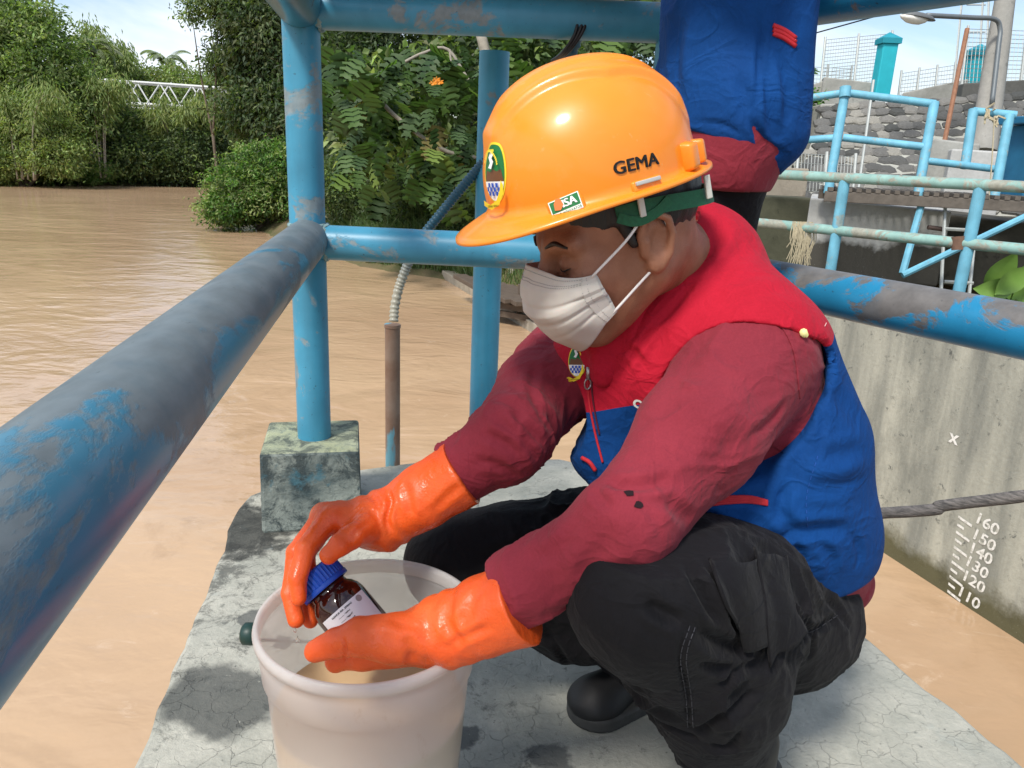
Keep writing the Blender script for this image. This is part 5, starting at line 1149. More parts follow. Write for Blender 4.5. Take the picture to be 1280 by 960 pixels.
# ---- head ------------------------------------------------------------------
HS = .99
yaw, pit, rol = math.radians(19), math.radians(21), math.radians(0)
hf = Vector((-math.cos(yaw)*math.cos(pit), -math.sin(yaw)*math.cos(pit), -math.sin(pit)))
hl = Vector((0, 0, 1)).cross(hf).normalized(); hu = hf.cross(hl).normalized()
HO = W(811, 303, .85)-hl*.077*HS
HM = np.array([hf, hl, hu]).T
def toL(P): return ((P-A3(HO)) @ HM.astype(f32))/f32(HS)
def L2W(x, y, z): return HO+(hf*x+hl*y+hu*z)*HS
def head_f(P):
    Q = toL(P); S = Q.copy(); S[:, 1] = np.abs(S[:, 1])
    o = ell(Q, (-.012, 0, .045), (.097, .074, .088)); o = smin(o, ell(Q, (.036, 0, -.018), (.056, .058, .088)), .03)
    o = smin(o, cap(S, (-.004, .052, -.040), (.060, .014, -.098), .020, .018), .03); o = smin(o, ell(Q, (.072, 0, -.096), (.019, .022, .018)), .02)
    o = smin(o, cap(S, (.086, .010, .022), (.074, .046, .022), .011, .012), .014)
    o = smin(o, ell(S, (.064, .044, -.022), (.026, .020, .024)), .02)
    o = smax(o, -ell(S, (.100, .033, .001), (.015, .017, .012)), .012); o = smin(o, ell(S, (.078, .032, -.001), (.0145, .0155, .0125)), .004)
    o = smin(o, cap(Q, (.090, 0, .012), (.116, 0, -.028), .007, .0115), .012); o = smin(o, ell(S, (.106, .013, -.034), (.012, .009, .009)), .006)
    o = smin(o, ell(Q, (.094, 0, -.062), (.014, .026, .012)), .01)
    # ear
    e = ell(S, (-.008, .076, -.002), (.018, .0065, .030)); he = None
    pts = [(.006, .074, -.012), (.008, .077, .010), (.002, .082, .026), (-.012, .086, .030), (-.025, .086, .020), (-.027, .085, .002), (-.020, .082, -.018), (-.008, .078, -.030), (.003, .074, -.028)]
    for a, b in zip(pts, pts[1:]): d = cap(S, a, b, .0042, .0042); he = d if he is None else np.minimum(he, d)
    e = smax(e, -ell(S, (-.010, .084, -.002), (.012, .007, .016)), .004); e = smin(e, he, .006); e = smin(e, ell(S, (-.001, .078, -.027), (.007, .005, .009)), .006); e = smin(e, cap(S, (.006, .075, -.010), (.004, .079, .001), .005, .004), .004)
    o = smin(o, e, .006); o = o*f32(HS)
    nk = cap(P, L2W(-.030, 0, -.030), nb_, .052, .062); o = smin(o, nk, .04)
    # body carried on under the clothes so that it stays one surface
    t = torso(P, -.022); t = smin(t, shoulders(P, -.02), .04)
    uL = chain(P, [shL, elL, wrL], [.050, .036, .026], .02); uR = chain(P, [shR, elR, wrR], [.046, .036, .026], .02)
    o = smin(o, t, .03); o = smin(o, np.minimum(uL, uR), .02); return o
def body_f(P):
    o = head_f(P)
    lg = chain(P, [hipL, kneL], [.075, .055], .02); lg = np.minimum(lg, chain(P, [hipR, kneR], [.075, .052], .02)); lg = smin(lg, chain(P, [kneL, ankL], [.052, .035]), .02); lg = smin(lg, chain(P, [kneR, ankR], [.050, .034]), .02)
    return smin(o, lg, .03)
v, f_, n = sdf_mesh(body_f, (-.20, .55, .04), (.62, 1.34, .98), .0052)
# refine the head only: a fine head mesh replaces the coarse one above the neck plane
npl = L2W(-.055, 0, -.075); nrm_ = (L2W(-.030, 0, -.030)-nb_).normalized()
vh, fh, nh = sdf_mesh(lambda P: smax(head_f(P), -halfsp(P, npl-nrm_*.03, nrm_), .001), (-.06, .68, .55), (.42, 1.14, .98), .0026)
vh = vh+nh*(fbm(vh, 60, 2, 9)*.0003)[:, None]
keep = ((v-np.array(npl-nrm_*.02)) @ np.array(nrm_)) < 0
idx_ = np.cumsum(keep)-1; fk = f_[keep[f_].all(1)]; vb_ = v[keep]; fb = idx_[fk]
vv_ = np.concatenate([vb_, vh]); ff_ = np.concatenate([fb, fh+len(vb_)])
body = put(obj_sdf('body', vv_, ff_, m_skin, man)); bvh_h = bvh_of(vh, fh)
m_hair, nt, b = mat('black_hair'); co = coord(nt, scale=(1, 1, .2)); n_ = noi(nt, co, 260, 4, .6); nt.links.new(mixc(nt, n_, (.006, .005, .005), (.022, .018, .016)), b.inputs['Base Color']); b.inputs['Roughness'].default_value = .45; bump(nt, b, n_, .6, .002)
def hair_f(P):
    Q = toL(P); o = ell(Q, (-.013, 0, .046), (.102, .078, .094)); S = np.abs(Q[:, 1])
    line = np.where(Q[:, 0] > -.01, .030-.35*(Q[:, 0]-.03), .02+(Q[:, 0]+.01)*1.3)     # side line drops behind the ear
    line = np.maximum(line, -.045); o = smax(o, line-Q[:, 2], .004); o = smax(o, Q[:, 0]-.072, .004)
    sb = cap(np.stack([Q[:, 0], S, Q[:, 2]], 1), (.022, .066, .035), (.014, .070, .004), .010, .006); return smin(o, sb, .006)*f32(HS)
v, f_, n = sdf_mesh(hair_f, (-.06, .68, .60), (.42, 1.14, 1.0), .003); v += n*(fbm(v*np.array([1, 1, .4]), 90, 2, 6)*.0012)[:, None]; put(obj_sdf('hair', v, f_, m_hair, man))
# brows and the closed lash line
for s in (1, -1):
    for nm, y0, pts, r in (('eyebrow', 0, [(.104, s*.014, .022), (.098, s*.032, .027), (.080, s*.050, .022)], .0028), ('eyelashes', 0, [(.104, s*.019, -.003), (.1, s*.032, -.0065), (.086, s*.045, -.003)], .0011)):
        pp = []
        for q in smooth_path([Vector(p) for p in pts], 6):
            w = L2W(*q); c0 = L2W(0, s*.02, q.z); h = bvh_h.ray_cast(w+(w-c0).normalized()*.03, (c0-w).normalized())
            if h[0] is not None: pp.append(h[0]+h[1]*.0004)
        if len(pp) > 2: sub(MB().tube(pp, [r*(.5+math.sin(math.pi*i/(len(pp)-1))*.5) for i in range(len(pp))], 6).build(nm, m_hair, body, smooth='all'), body)

# ---- hard hat ----------------------------------------------------------------
m_hat, nt, b = mat('hat_plastic'); nt.links.new(mixc(nt, ramp(nt, noi(nt, coord(nt), 5, 3), .3, .7), (.84, .225, .012), (.88, .25, .016)), b.inputs['Base Color'])
b.inputs['Roughness'].default_value = .3; b.inputs['Coat Weight'].default_value = .3; b.inputs['Coat Roughness'].default_value = .12; b.inputs['Subsurface Weight'].default_value = .1; b.inputs['Subsurface Scale'].default_value = .01
sc1 = ramp(nt, noi(nt, coord(nt, scale=(1, 9, 3), rot=(.4, .9, .3)), 30, 4, .6), .66, .72, 0, .35); sc2 = ramp(nt, noi(nt, coord(nt), 16, 8, .75), .58, .72, 0, .22)
nt.links.new(mixc(nt, mth(nt, 'MAXIMUM', sc1, sc2), mixc(nt, ramp(nt, noi(nt, coord(nt), 5, 3), .3, .7), (.84, .245, .013), (.88, .275, .018)), (.72, .38, .14)), b.inputs['Base Color'])
nt.links.new(ramp(nt, noi(nt, coord(nt), 24, 6, .7), .4, .75, .34, .46), b.inputs['Roughness'])
hp2 = math.radians(-4); qf = (hf*math.cos(hp2)-hu*math.sin(hp2)).normalized(); qu = hl.cross(qf)*-1; qu = qf.cross(hl).normalized()
HC = L2W(.016, 0, .073)
def hatW(x, y, z): return HC+(qf*x+hl*y+qu*z)
AX, AY, HZ = .121, .108, .124
def ss(a, b, x): t = np.clip((x-a)/(b-a), 0, 1); return t*t*(3-2*t)
def hat_point(th, az, inner=0.0):
    """th 0 top .. pi/2 rim; az 0 front"""
    s = np.sin(th)**.93; c = np.cos(th)**.86; ca, sa = np.cos(az), np.sin(az); e = 1+.03*np.cos(2*az)
    x = AX*ca*s*e; y = AY*sa*s*e; z = HZ*c
    # raised V crest running from the front over the top
    w = .020+.30*np.clip(.105-x, 0, .12)-.22*np.clip(-.02-x, 0, .2); cr_ = (1-ss(-.004, .006, np.abs(y)-w))*ss(.115, .100, x)*ss(-.128, -.10, x)*ss(.16*HZ, .34*HZ, z)
    w2 = w*.55; cr2 = (1-ss(-.004, .006, np.abs(y)-w2))*ss(.10, .07, x)*ss(-.10, -.05, x)
    d = .0075*cr_+.0035*cr2-inner; n_ = np.array([x/AX**2, y/AY**2, z/HZ**2]); n_ /= np.linalg.norm(n_)+1e-9
    return np.array([x, y, z])+n_*d
NA, NT = 160, 70; v = []; rows_ = []
def brim_w(az): return .011+.035*max(0, math.cos(az))**2.4+.006*max(0, -math.cos(az))**2
for i in range(NT+1):
    th = math.pi/2*(i/NT)
    rows_.append([hat_point(max(th, 1e-4), 2*math.pi*j/NA) for j in range(NA)])
base = rows_[-1]
for t, dz in ((.12, -.0035), (.45, -.55), (.8, -.9), (1.0, -1.0)):
    r_ = []
    for j in range(NA):
        az = 2*math.pi*j/NA; w = brim_w(az); p = base[j]; o_ = np.array([math.cos(az)/AX, math.sin(az)/AY, 0]); o_ /= np.linalg.norm(o_); drop = (.36+.0*max(0, math.cos(az)))*w
        r_.append(p+o_*w*t+np.array([0, 0, (-drop*t**1.2)-.006*(t > .05)]))
    rows_.append(r_)
last = rows_[-1]; o2 = []
for dz, sh in ((-.0035, .0005), (-.0045, -.0025)):
    rows_.append([p+np.array([0, 0, dz])-np.append(unit(p[None, :2])[0]*-sh, 0) for p in last])
for t in (.5, .02):      # underside back to the dome, then up inside
    rows_.append([base[j]*np.array([1, 1, 0])*(1-.012)+(rows_[-1][j]-base[j])*np.array([1, 1, 1])*0+np.array([0, 0, 0])+(np.array(last[j])-base[j])*t+np.array([0, 0, -.0045]) for j in range(NA)])
for i in range(NT, 10, -8):
    th = math.pi/2*(i/NT); rows_.append([hat_point(th, 2*math.pi*j/NA, .005) for j in range(NA)])
V_ = np.array(rows_).reshape(-1, 3); nr2 = len(rows_); Fq = [((i)*NA+j, (i+1)*NA+j, (i+1)*NA+(j+1) % NA, i*NA+(j+1) % NA) for i in range(nr2-1) for j in range(NA)]
Wv = np.array([hatW(*p) for p in V_]); hat = put(obj_sdf('hard_hat', Wv, np.array(Fq), m_hat, man)); bvhat = bvh_of(Wv, Fq)
m_emb = {k: simple('emblem_'+k, c, .4, 0, .03) for k, c in dict(green=(.01, .16, .04), yellow=(.80, .62, .03), white=(.80, .80, .78), blue=(.02, .08, .45), brown=(.14, .055, .02), black=(.008, .008, .008), silver=(.42, .42, .40)).items()}
def decal(bv_, px, py, right, parent, shapes, lift0=.0005, rot=0.0, name='emblem', sx=1.0, sub_=.004):
    h = ray_px(bv_, px, py)
    if h[0] is None: return
    nn = h[1]; ax = Vector(right); ax = (ax-nn*ax.dot(nn)).normalized(); ay = nn.cross(ax); c, s = math.cos(rot), math.sin(rot); ax, ay = ax*c+ay*s, ay*c-ax*s
    mb = MB(); mats_ = []; mi = []
    for k, (mk, vs, fs) in enumerate(shapes):
        vv, ff = project(bv_, h[0], ax, ay, [(a*sx, b_) for a, b_ in vs], fs, lift0+.00025*k, sub=sub_); n0 = len(mb.bm.faces); mb.add(vv, ff)
        if m_emb[mk] not in mats_: mats_.append(m_emb[mk])
        mb.bm.faces.ensure_lookup_table()
        for fc in mb.bm.faces[n0:]: fc.material_index = mats_.index(m_emb[mk])
    o = mb.build(name, mats_, parent); return sub(o, parent)
def ellipse(a, b, cx=0, cy=0, n=40, lo=0, hi=2*math.pi): return [(cx+a*math.cos(t), cy+b*math.sin(t)) for t in np.linspace(lo, hi, n, endpoint=(hi-lo) < 6.28)]
def poly(mk, pts): return (mk, pts, [tuple(range(len(pts)))])
def tshape(mk, body, size, cx, cy, rot=0, bold=.0002):
    vs, fs = text_mesh(body, size, bold, 1.0+4.5*bold/size); c, s = math.cos(rot), math.sin(rot); return (mk, [(cx+v.x*c-v.y*s, cy+v.x*s+v.y*c) for v in vs], fs)
def crest(s):
    """oval crest: green field with a white blade, brown mound, checked blue water, yellow scroll"""
    o = [poly('yellow', ellipse(.0185*s, .026*s)), poly('green', ellipse(.0165*s, .024*s)), poly('brown', [(-.0155*s, -.0075*s), (-.012*s, .002*s), (-.004*s, .0005*s), (.0, .003*s), (.006*s, .001*s), (.012*s, .003*s), (.0155*s, -.0075*s)])]
    low = [(x, y) for x, y in ellipse(.0165*s, .024*s, n=60) if y < -.0068*s]; o.append(poly('white', low))
    q = .0036*s
    for i in range(-4, 5):
        for j in range(5):
            x, y = i*q, -.0086*s-j*q
            if (i+j) % 2 == 0 and (abs(x)/(.0165*s))**2+((y-q*.5)/(.024*s))**2 < .80: o.append(poly('blue', [(x-q/2, y), (x-q/2, y-q), (x+q/2, y-q), (x+q/2, y)]))
    o.append(poly('white', [(-.004*s, .004*s), (-.001*s, .008*s), (-.004*s, .013*s), (0, .019*s), (.003*s, .015*s), (.001*s, .012*s), (.004*s, .009*s), (.001*s, .003*s)]))
    for k in range(9): a = math.radians(150-k*10) ; o.append(poly('yellow', ellipse(.0010*s, .0013*s, .0128*s*math.cos(a), .0188*s*math.sin(a), 8)))
    for k in range(8): a = math.radians(5+k*9); o.append(poly('yellow', ellipse(.0010*s, .0010*s, .0118*s*math.cos(a), .006*s+.011*s*math.sin(a), 8)))
    sc = [(.0175*s, -.006*s), (.020*s, -.010*s), (.0185*s, -.017*s), (.012*s, -.026*s), (.0, -.0305*s), (-.012*s, -.027*s), (-.011*s, -.0225*s), (0, -.0262*s), (.010*s, -.022*s), (.0155*s, -.014*s)]
    o.append(poly('yellow', sc)); o.append(tshape('black', 'GEMAH RIPAH', .0026*s, .003*s, -.0272*s, .05, 0)); return o
decal(bvhat, 617, 216, -hl*-1, hat, crest(1.22), rot=.05)
decal(bvhat, 796, 205, -qf, hat, [('black', [(a*1.12+dx, b_*1.0+dy) for a, b_ in tshape('black', 'GEMA', .0178, 0, 0, 0, .0)[1]], tshape('black', 'GEMA', .0178, 0, 0, 0, .0)[2]) for dx, dy in ((-.0006, 0), (0, .0003), (.0006, 0), (0, -.0003))], rot=-.045, name='lettering')
# raised pads, label, slot and lug on the side
def pad(px, py, w, h_, d, m, name, parent, bev=.003, rot=0.0, taper=.8, lift=0):
    h = ray_px(bvhat, px, py)
    while h[0] is None: px += (740-px)*.05; py += (180-py)*.05; h = ray_px(bvhat, px, py)
    nn = h[1]; ax = (-qf); ax = (ax-nn*ax.dot(nn)).normalized(); ay = nn.cross(ax); c, s = math.cos(rot), math.sin(rot); ax, ay = ax*c+ay*s, ay*c-ax*s
    M = Matrix((ax, ay, nn)).transposed(); mb = MB(); mb.box(h[0]+nn*(d/2-.004+lift), (w, h_, d+.008), M, taper); return sub(mb.build(name, m, parent, bevel=bev, smooth=True, seg=3), parent), (h[0], ax, ay, nn)
_, fr = pad(708, 258, .044, .026, .004, m_hat, 'label_pad', hat, .003)
lab = [poly('white', [(-.0165, -.0085), (.0165, -.0085), (.0165, .0095), (-.0165, .0095)]), poly('green', [(-.0155, -.0035), (.0155, -.0035), (.0155, .0085), (-.0155, .0085)]), tshape('white', 'MSA', .0115, .0015, .0025, 0, .0), tshape('white', 'MSA', .0115, .0020, .0025, 0, .0), tshape('white', 'MSA', .0115, .0010, .0025, 0, .0), tshape('green', 'ZONE INNOVATOR', .0032, 0, -.0062, 0, .0001)]
mb = MB(); mats_ = [m_emb['white'], m_emb['green'], simple('scuff_orange', (.62, .17, .03), .5)]
for k, (mk, vs, fs) in enumerate(lab):
    n0 = len(mb.bm.faces); mb.add([fr[0]+fr[3]*(.0043+.0003*k)+fr[1]*x+fr[2]*y for x, y in vs], fs); mb.bm.faces.ensure_lookup_table()
    for fc in mb.bm.faces[n0:]: fc.material_index = 0 if mk == 'white' else 1
n0 = len(mb.bm.faces); mb.add([fr[0]+fr[3]*.0056+fr[1]*x+fr[2]*y for x, y in ((-.012, -.001), (-.011, .006), (-.007, .0105), (-.003, .009), (-.0015, .002), (-.006, -.0025))], [tuple(range(6))]); mb.bm.faces.ensure_lookup_table(); mb.bm.faces[-1].material_index = 2
sub(mb.build('label', mats_, hat), hat)
pad(808, 227, .030, .0045, .0025, m_emb['silver'], 'accessory_slot', hat, .001, -.02, 1.0, .003)
pad(808, 230, .042, .014, .0025, m_hat, 'slot_pad', hat, .002)
pad(858, 196, .022, .034, .012, m_hat, 'side_lug', hat, .004); pad(868, 190, .016, .030, .012, m_hat, 'side_lug', hat, .003)
# suspension: green nape strap and inner band
m_grn = simple('green_webbing', (.006, .09, .035), .6, 0, .4, 260, .001)
mb = MB(); 
def strap(mb, pts, w, t):
    P_ = smooth_path(pts, 6); k = len(P_); vs = []
    for i, p in enumerate(P_):
        tan = (P_[min(i+1, k-1)]-P_[max(i-1, 0)]).normalized(); out_ = (p-L2W(-.01, 0, .02)); out_ = (out_-tan*out_.dot(tan)).normalized(); up = tan.cross(out_)
        vs += [p+up*w/2, p+up*w/2+out_*t, p-up*w/2+out_*t, p-up*w/2]
    fs = [(4*i+a, 4*i+(a+1) % 4, 4*i+4+(a+1) % 4, 4*i+4+a) for i in range(k-1) for a in range(4)]; mb.add(vs, fs)
strap(mb, [L2W(.03*1, .078, .042), L2W(.0, .084, .040), L2W(-.03, .085, .035), L2W(-.07, .077, .026), L2W(-.102, .05, .018), L2W(-.116, 0, .014), L2W(-.102, -.05, .018), L2W(-.07, -.077, .026), L2W(.0, -.084, .04)], .018, .003)
strap(mb, [L2W(.03, .080, .040), L2W(.012, .086, .030), L2W(-.012, .088, .032), L2W(-.03, .088, .040)], .011, .003)
sub(mb.build('head_strap', m_grn, hat), hat)
for x, z in ((.004, .038), (-.085, .026)):
    mb = MB(); M = Matrix((qf, hl, qu)).transposed(); mb.box(L2W(x, .090 if x > -.05 else .078, z+.008), (.007, .004, .026), M); sub(mb.build('strap_clip', simple('clear_clip', (.55, .55, .5), .4), hat, bevel=.001), hat)

# ---- surgical mask --------------------------------------------------------
m_mask, nt, b = mat('mask_fabric'); co = coord(nt); n_ = noi(nt, co, 700, 3); nt.links.new(mixc(nt, ramp(nt, noi(nt, co, 12, 4), .35, .65), (.47, .43, .38), (.54, .50, .45)), b.inputs['Base Color']); b.inputs['Roughness'].default_value = .85; b.inputs['Subsurface Weight'].default_value = .1; b.inputs['Subsurface Scale'].default_value = .006; bump(nt, b, n_, .3, .0004)
def mask_pt(s, t):
    """s -1..1 across the face, t 0 top .. 1 bottom, head coordinates"""
    a = abs(s); cx = np.interp(t, [0, .18, .45, .75, 1], [.116, .130, .137, .122, .094]); cz = np.interp(t, [0, .18, .45, .75, 1], [.004, -.018, -.052, -.088, -.116])
    ex = np.interp(t, [0, .5, 1], [.066, .060, .052]); ez = np.interp(t, [0, .5, 1], [-.014, -.040, -.066]); ey = np.interp(t, [0, .5, 1], [.066, .068, .062])
    k = 1-(1-a**2.0)**.62 if a < 1 else 1; x = cx+(ex-cx)*k; z = cz+(ez-cz)*(a**1.5); y = ey*math.sin(a*math.pi/2)**.95
    # three pleats fade toward the nose, spread at the sides
    pl_ = sum(.0024*math.exp(-((t-p)/.028)**2) for p in (.36, .56, .74))*(.35+.65*a)
    x -= .012*math.exp(-(t/.10)**2)*math.exp(-(a/.22)**2)*0; dr = np.array([x-.03, y, (z+.03)*.3]); dr = dr/np.linalg.norm(dr); q = np.array([x, y*(1 if s >= 0 else -1), z]); dr[1] *= (1 if s >= 0 else -1)
    w = fbm(np.array([[s*2, t*2, 3.]]), 1.6, 2, 77)[0]*.0022
    return q+dr*(-pl_+w)
NS_, NT_ = 90, 60; v = np.array([L2W(*mask_pt(-1+2*i/NS_, j/NT_)) for j in range(NT_+1) for i in range(NS_+1)]); Fm = [(j*(NS_+1)+i, j*(NS_+1)+i+1, (j+1)*(NS_+1)+i+1, (j+1)*(NS_+1)+i) for j in range(NT_) for i in range(NS_)]
msk = put(obj_sdf('face_mask', v, np.array(Fm), m_mask, man)); md = msk.modifiers.new('s', 'SOLIDIFY'); md.thickness = .0012; md.offset = 0; bvm = bvh_of(v, Fm)
m_ear = simple('ear_loop_elastic', (.74, .72, .70), .7, 0, .1, 300)
def mw_(s, t): return L2W(*mask_pt(s, t))
for s in (1, -1):
    a, b_ = mw_(s*.985, .03), mw_(s*.985, .97); e = [L2W(.030, s*.082, .012), L2W(.004, s*.085, .030), L2W(-.013, s*.0835, .030), L2W(-.024, s*.081, .018), L2W(-.025, s*.079, -.004), L2W(-.014, s*.0775, -.026), L2W(.006, s*.074, -.034), L2W(.03, s*.070, -.050)]
    sub(MB().tube(smooth_path([a]+e[:4], 6), .0016, 6).build('ear_loop', m_ear, msk, smooth='all'), msk); sub(MB().tube(smooth_path(e[3:7]+[b_], 6), .0016, 6).build('ear_loop', m_ear, msk, smooth='all'), msk)
    # welded side strip
    mb = MB(); c1 = [mw_(s*.90, t) for t in np.linspace(.0, 1, 14)]; c2 = [mw_(s*.995, t) for t in np.linspace(0, 1, 14)]; nn = (hl*s); mb.add([p+nn*.0012 for p in c1]+[p+nn*.0012 for p in c2], [(i, i+1, 15+i, 14+i) for i in range(13)]); sub(mb.build('side_strip', m_mask, msk), msk)
m_emb['grey'] = simple('emblem_grey', (.30, .27, .26), .7)
def onmask(pts, r=.0005, dash=None):
    mb = MB(); 
    for i in range(0, len(pts)-1, 2): 
        mb.tube([pts[i]+(pts[i]-HO).normalized()*.0011, pts[i+1]+(pts[i+1]-HO).normalized()*.0011], r, 4)
    sub(mb.build('weld_dots', m_emb['grey'], msk), msk)
for t in (.035, .10, .125): onmask([mw_(s, t) for s in np.linspace(-.9, .9, 120)], .00045)
for s in (.91, .95): onmask([mw_(s, t) for t in np.linspace(.02, .98, 50)], .0006)
decal(bvm, 711, 376, -hf+hl*.6, msk, [tshape('grey', 'ONEMED', .0105, 0, 0, 0, .0001)], rot=0.0, name='lettering', lift0=.0012)
# crest on the chest
decal(bvv, 722, 450, cR3, yoke, crest(.85), name='emblem', lift0=.0008, rot=-.1)

# ---- shoes -------------------------------------------------------------------
m_shoe = simple('black_rubber_shoe', (.012, .012, .013), .58, 0, .4, 30, .001); m_sole = simple('shoe_sole', (.05, .05, .048), .7, 0, .4, 60, .002)
def shoe(ank, dirn, ln=.27):
    d = Vector(dirn).normalized(); s = Vector((-d.y, d.x, 0)); base = Vector((ank.x, ank.y, 0)); h0 = base-d*.065; toe = base+d*(ln-.085); M = np.array([d, s, (0, 0, 1)], f32).T
    def fn(P):
        o = chain(P, [h0+Vector((0, 0, .046)), base+d*.05+Vector((0, 0, .042)), toe+Vector((0, 0, .030))], [.034, .038, .031], .02)
        o = smin(o, cap(P, base+Vector((0, 0, .05)), ank+Vector((0, 0, .03)), .044, .046), .03); o = smin(o, ell(P, toe+Vector((0, 0, .028)), (.046, .044, .029), M), .02); return smax(o, .016-P[:, 2], .004)
    def fs(P):
        o = np.minimum(cap(P*np.array([1, 1, 0], f32), h0, toe-d*.005, .042, .049), 9); return smax(smax(o, P[:, 2]-.024, .003), .001-P[:, 2], .002)
    lo = (min(h0.x, toe.x)-.1, min(h0.y, toe.y)-.1, -.02); hi = (max(h0.x, toe.x)+.1, max(h0.y, toe.y)+.1, .22)
    v, f_, n = sdf_mesh(fn, lo, hi, .004); bvs = bvh_of(v, f_); v += n*(fbm(v, 30, 2, 5)*.0008)[:, None]; sh = put(obj_sdf('shoe', v, f_, m_shoe, man)); v, f_, n = sdf_mesh(fs, lo, hi, .004); sub(obj_sdf('sole', v, f_, m_sole, sh), sh); return sh
shoe(Vector((ankR.x, ankR.y, ankR.z)), (-.83, -.56, 0), .235); shoe(Vector((ankL.x+.02, ankL.y, ankL.z)), (-.72, -.70, 0))
# ---- gloves --------------------------------------------------------------
def glove(name, wr, cuff, ad, palm, fingers, rfin, extra=None, cuffr=.046, wrr=.033, res=.0021, seed=1, flare=.05):
    """palm: list of (point, radius) from the wrist to each knuckle; fingers: list of joint lists"""
    end = cuff+ad*0
    def fn(P):
        g = chain(P, [wr, wr.lerp(end, .5), end-ad*.012], [wrr, (wrr+cuffr)/2+.001, cuffr], .01)
        o = None
        for a, ra, b, rb_ in palm:
            d = cap(P, a, b, ra, rb_); o = d if o is None else smin(o, d, .014)
        o = smin(o, g, .022)
        fo = None
        for i, (jt, rr) in enumerate(zip(fingers, rfin)):
            d = chain(P, jt, rr, .003); kb = smin(o, d, .006); fo = d if fo is None else smin(fo, d, .001)
        o = smin(o, fo, .008)
        # gauntlet opening: trimmed square and hollow for the sleeve
        return smax(o, halfsp(P, end, -ad), .0015)
    pts = [wr, end]+[p for j in fingers for p in j]; lo = [min(p[i] for p in pts)-.065 for i in range(3)]; hi = [max(p[i] for p in pts)+.065 for i in range(3)]
    v, f_, n = sdf_mesh(fn, lo, hi, res); v += n*(fbm(v, 30, 3, seed)*.0012)[:, None]
    a = np.array(ad); t = ((v-np.array(wr)) @ a); nearw = np.exp(-((t-.005)/.035)**2); ph = t*260+fbm(v, 18, 3, seed+3)*2.6; v += n*(np.sin(ph)*nearw*.0013)[:, None]
    return v, f_, n
# right glove: comes from behind, back of the hand up, fingers hooked over the far side of the cap
aR = (wrR-cufR).normalized()
mc = [W(412, 650, .935), W(407, 645, .955), W(404, 644, .975), W(410, 650, .995)]
pR = [(wrR, .029, mc[0], .0155), (wrR, .029, mc[1], .0155), (wrR, .029, mc[2], .015), (wrR, .027, mc[3], .014), (wrR.lerp(mc[0], .2), .022, W(448, 665, .925), .0155)]
fR = [[mc[0], W(382, 686, .900), W(371, 724, .888), W(374, 748, .885)], [mc[1], W(370, 690, .928), W(362, 742, .915), W(370, 774, .908)], [mc[2], W(374, 692, .955), W(378, 742, .945), W(388, 776, .930)], [mc[3], W(384, 694, .975), W(392, 738, .968), W(399, 768, .955)],
      [W(455, 660, .925), W(440, 670, .905), W(424, 682, .892), W(411, 694, .887)]]
v, f_, n = glove('glove', wrR, cufR, aR, pR, fR, [[.0145, .0115, .0108, .0092], [.0145, .0118, .0108, .0095], [.0138, .0112, .010, .009], [.0125, .010, .009, .0082], [.0165, .0150, .0128, .0108]], cuffr=.045, wrr=.031, seed=51)
bv = bvh_of(v, f_)
for pts, w, d in (([(478, 605), (488, 625), (484, 650), (492, 670)], .004, .005), ([(495, 590), (508, 615), (515, 650)], .006, .003), ([(455, 612), (470, 625), (475, 640)], .004, .003), ([(540, 640), (560, 620), (585, 600)], .006, .002), ([(430, 655), (445, 640), (455, 630)], .003, .002), ([(440, 672), (450, 660), (468, 650)], .003, .002)):
    v = crease(v, n, bv, pts, w, d)
gR = put(obj_sdf('glove', v, f_, m_glove, man)); gR['label'] = 'wet orange rubber glove hooked over the blue cap'
# left glove: palm up under the bottle, thumb lying along the near side, finger ends curled behind
aL = (wrL-cufL).normalized()
ml = [W(455, 818, .845), W(452, 815, .865), W(452, 808, .885), W(462, 800, .905)]
pL = [(wrL, .032, ml[0], .017), (wrL, .031, ml[1], .017), (wrL, .030, ml[2], .016), (wrL, .028, ml[3], .015), (wrL, .028, W(492, 800, .822), .0235), (W(500, 797, .825), .024, W(452, 796, .818), .0195)]
fL = [[ml[0], W(420, 826, .862), W(421, 815, .890), W(432, 800, .905)], [ml[1], W(424, 824, .885), W(432, 806, .915), W(446, 788, .93)], [ml[2], W(432, 815, .915), W(446, 795, .94), W(460, 776, .945)], [ml[3], W(450, 808, .935), W(465, 792, .950), W(474, 775, .948)],
      [W(482, 798, .822), W(448, 796, .815), W(420, 803, .820), W(394, 814, .826)]]
v, f_, n = glove('glove', wrL, cufL, aL, pL, fL, [[.0155, .0120, .0110, .0095], [.0155, .012, .011, .0095], [.015, .0115, .0105, .0092], [.013, .0105, .0095, .0085], [.0205, .0175, .0150, .0118]], cuffr=.047, wrr=.034, seed=61)
bv = bvh_of(v, f_)
for pts, w, d in (([(505, 790), (515, 812), (512, 832)], .006, .003), ([(565, 745), (560, 775), (575, 812)], .007, .003), ([(595, 735), (585, 765), (570, 790)], .007, .003), ([(560, 815), (575, 800), (620, 780)], .005, .003), ([(548, 760), (556, 790), (552, 818)], .006, .002), ([(430, 797), (432, 812), (430, 830)], .002, .003), ([(470, 780), (500, 790), (530, 800)], .006, -.002)):
    v = crease(v, n, bv, pts, w, d)
gL = put(obj_sdf('glove', v, f_, m_glove, man)); gL['label'] = 'orange rubber glove cradling the bottle with its thumb laid alongside'

# ================================================================== BOTTLE
bc, be = W(391, 713, .925), W(463, 800, .915); bax = (be-bc).normalized(); TL = .112
bot = empty('bottle', 'small brown glass bottle with ribbed blue cap and white label held over the bucket', 'bottle', tuple(bc))
qz = bax.to_track_quat('Z', 'Y').to_matrix().to_4x4()
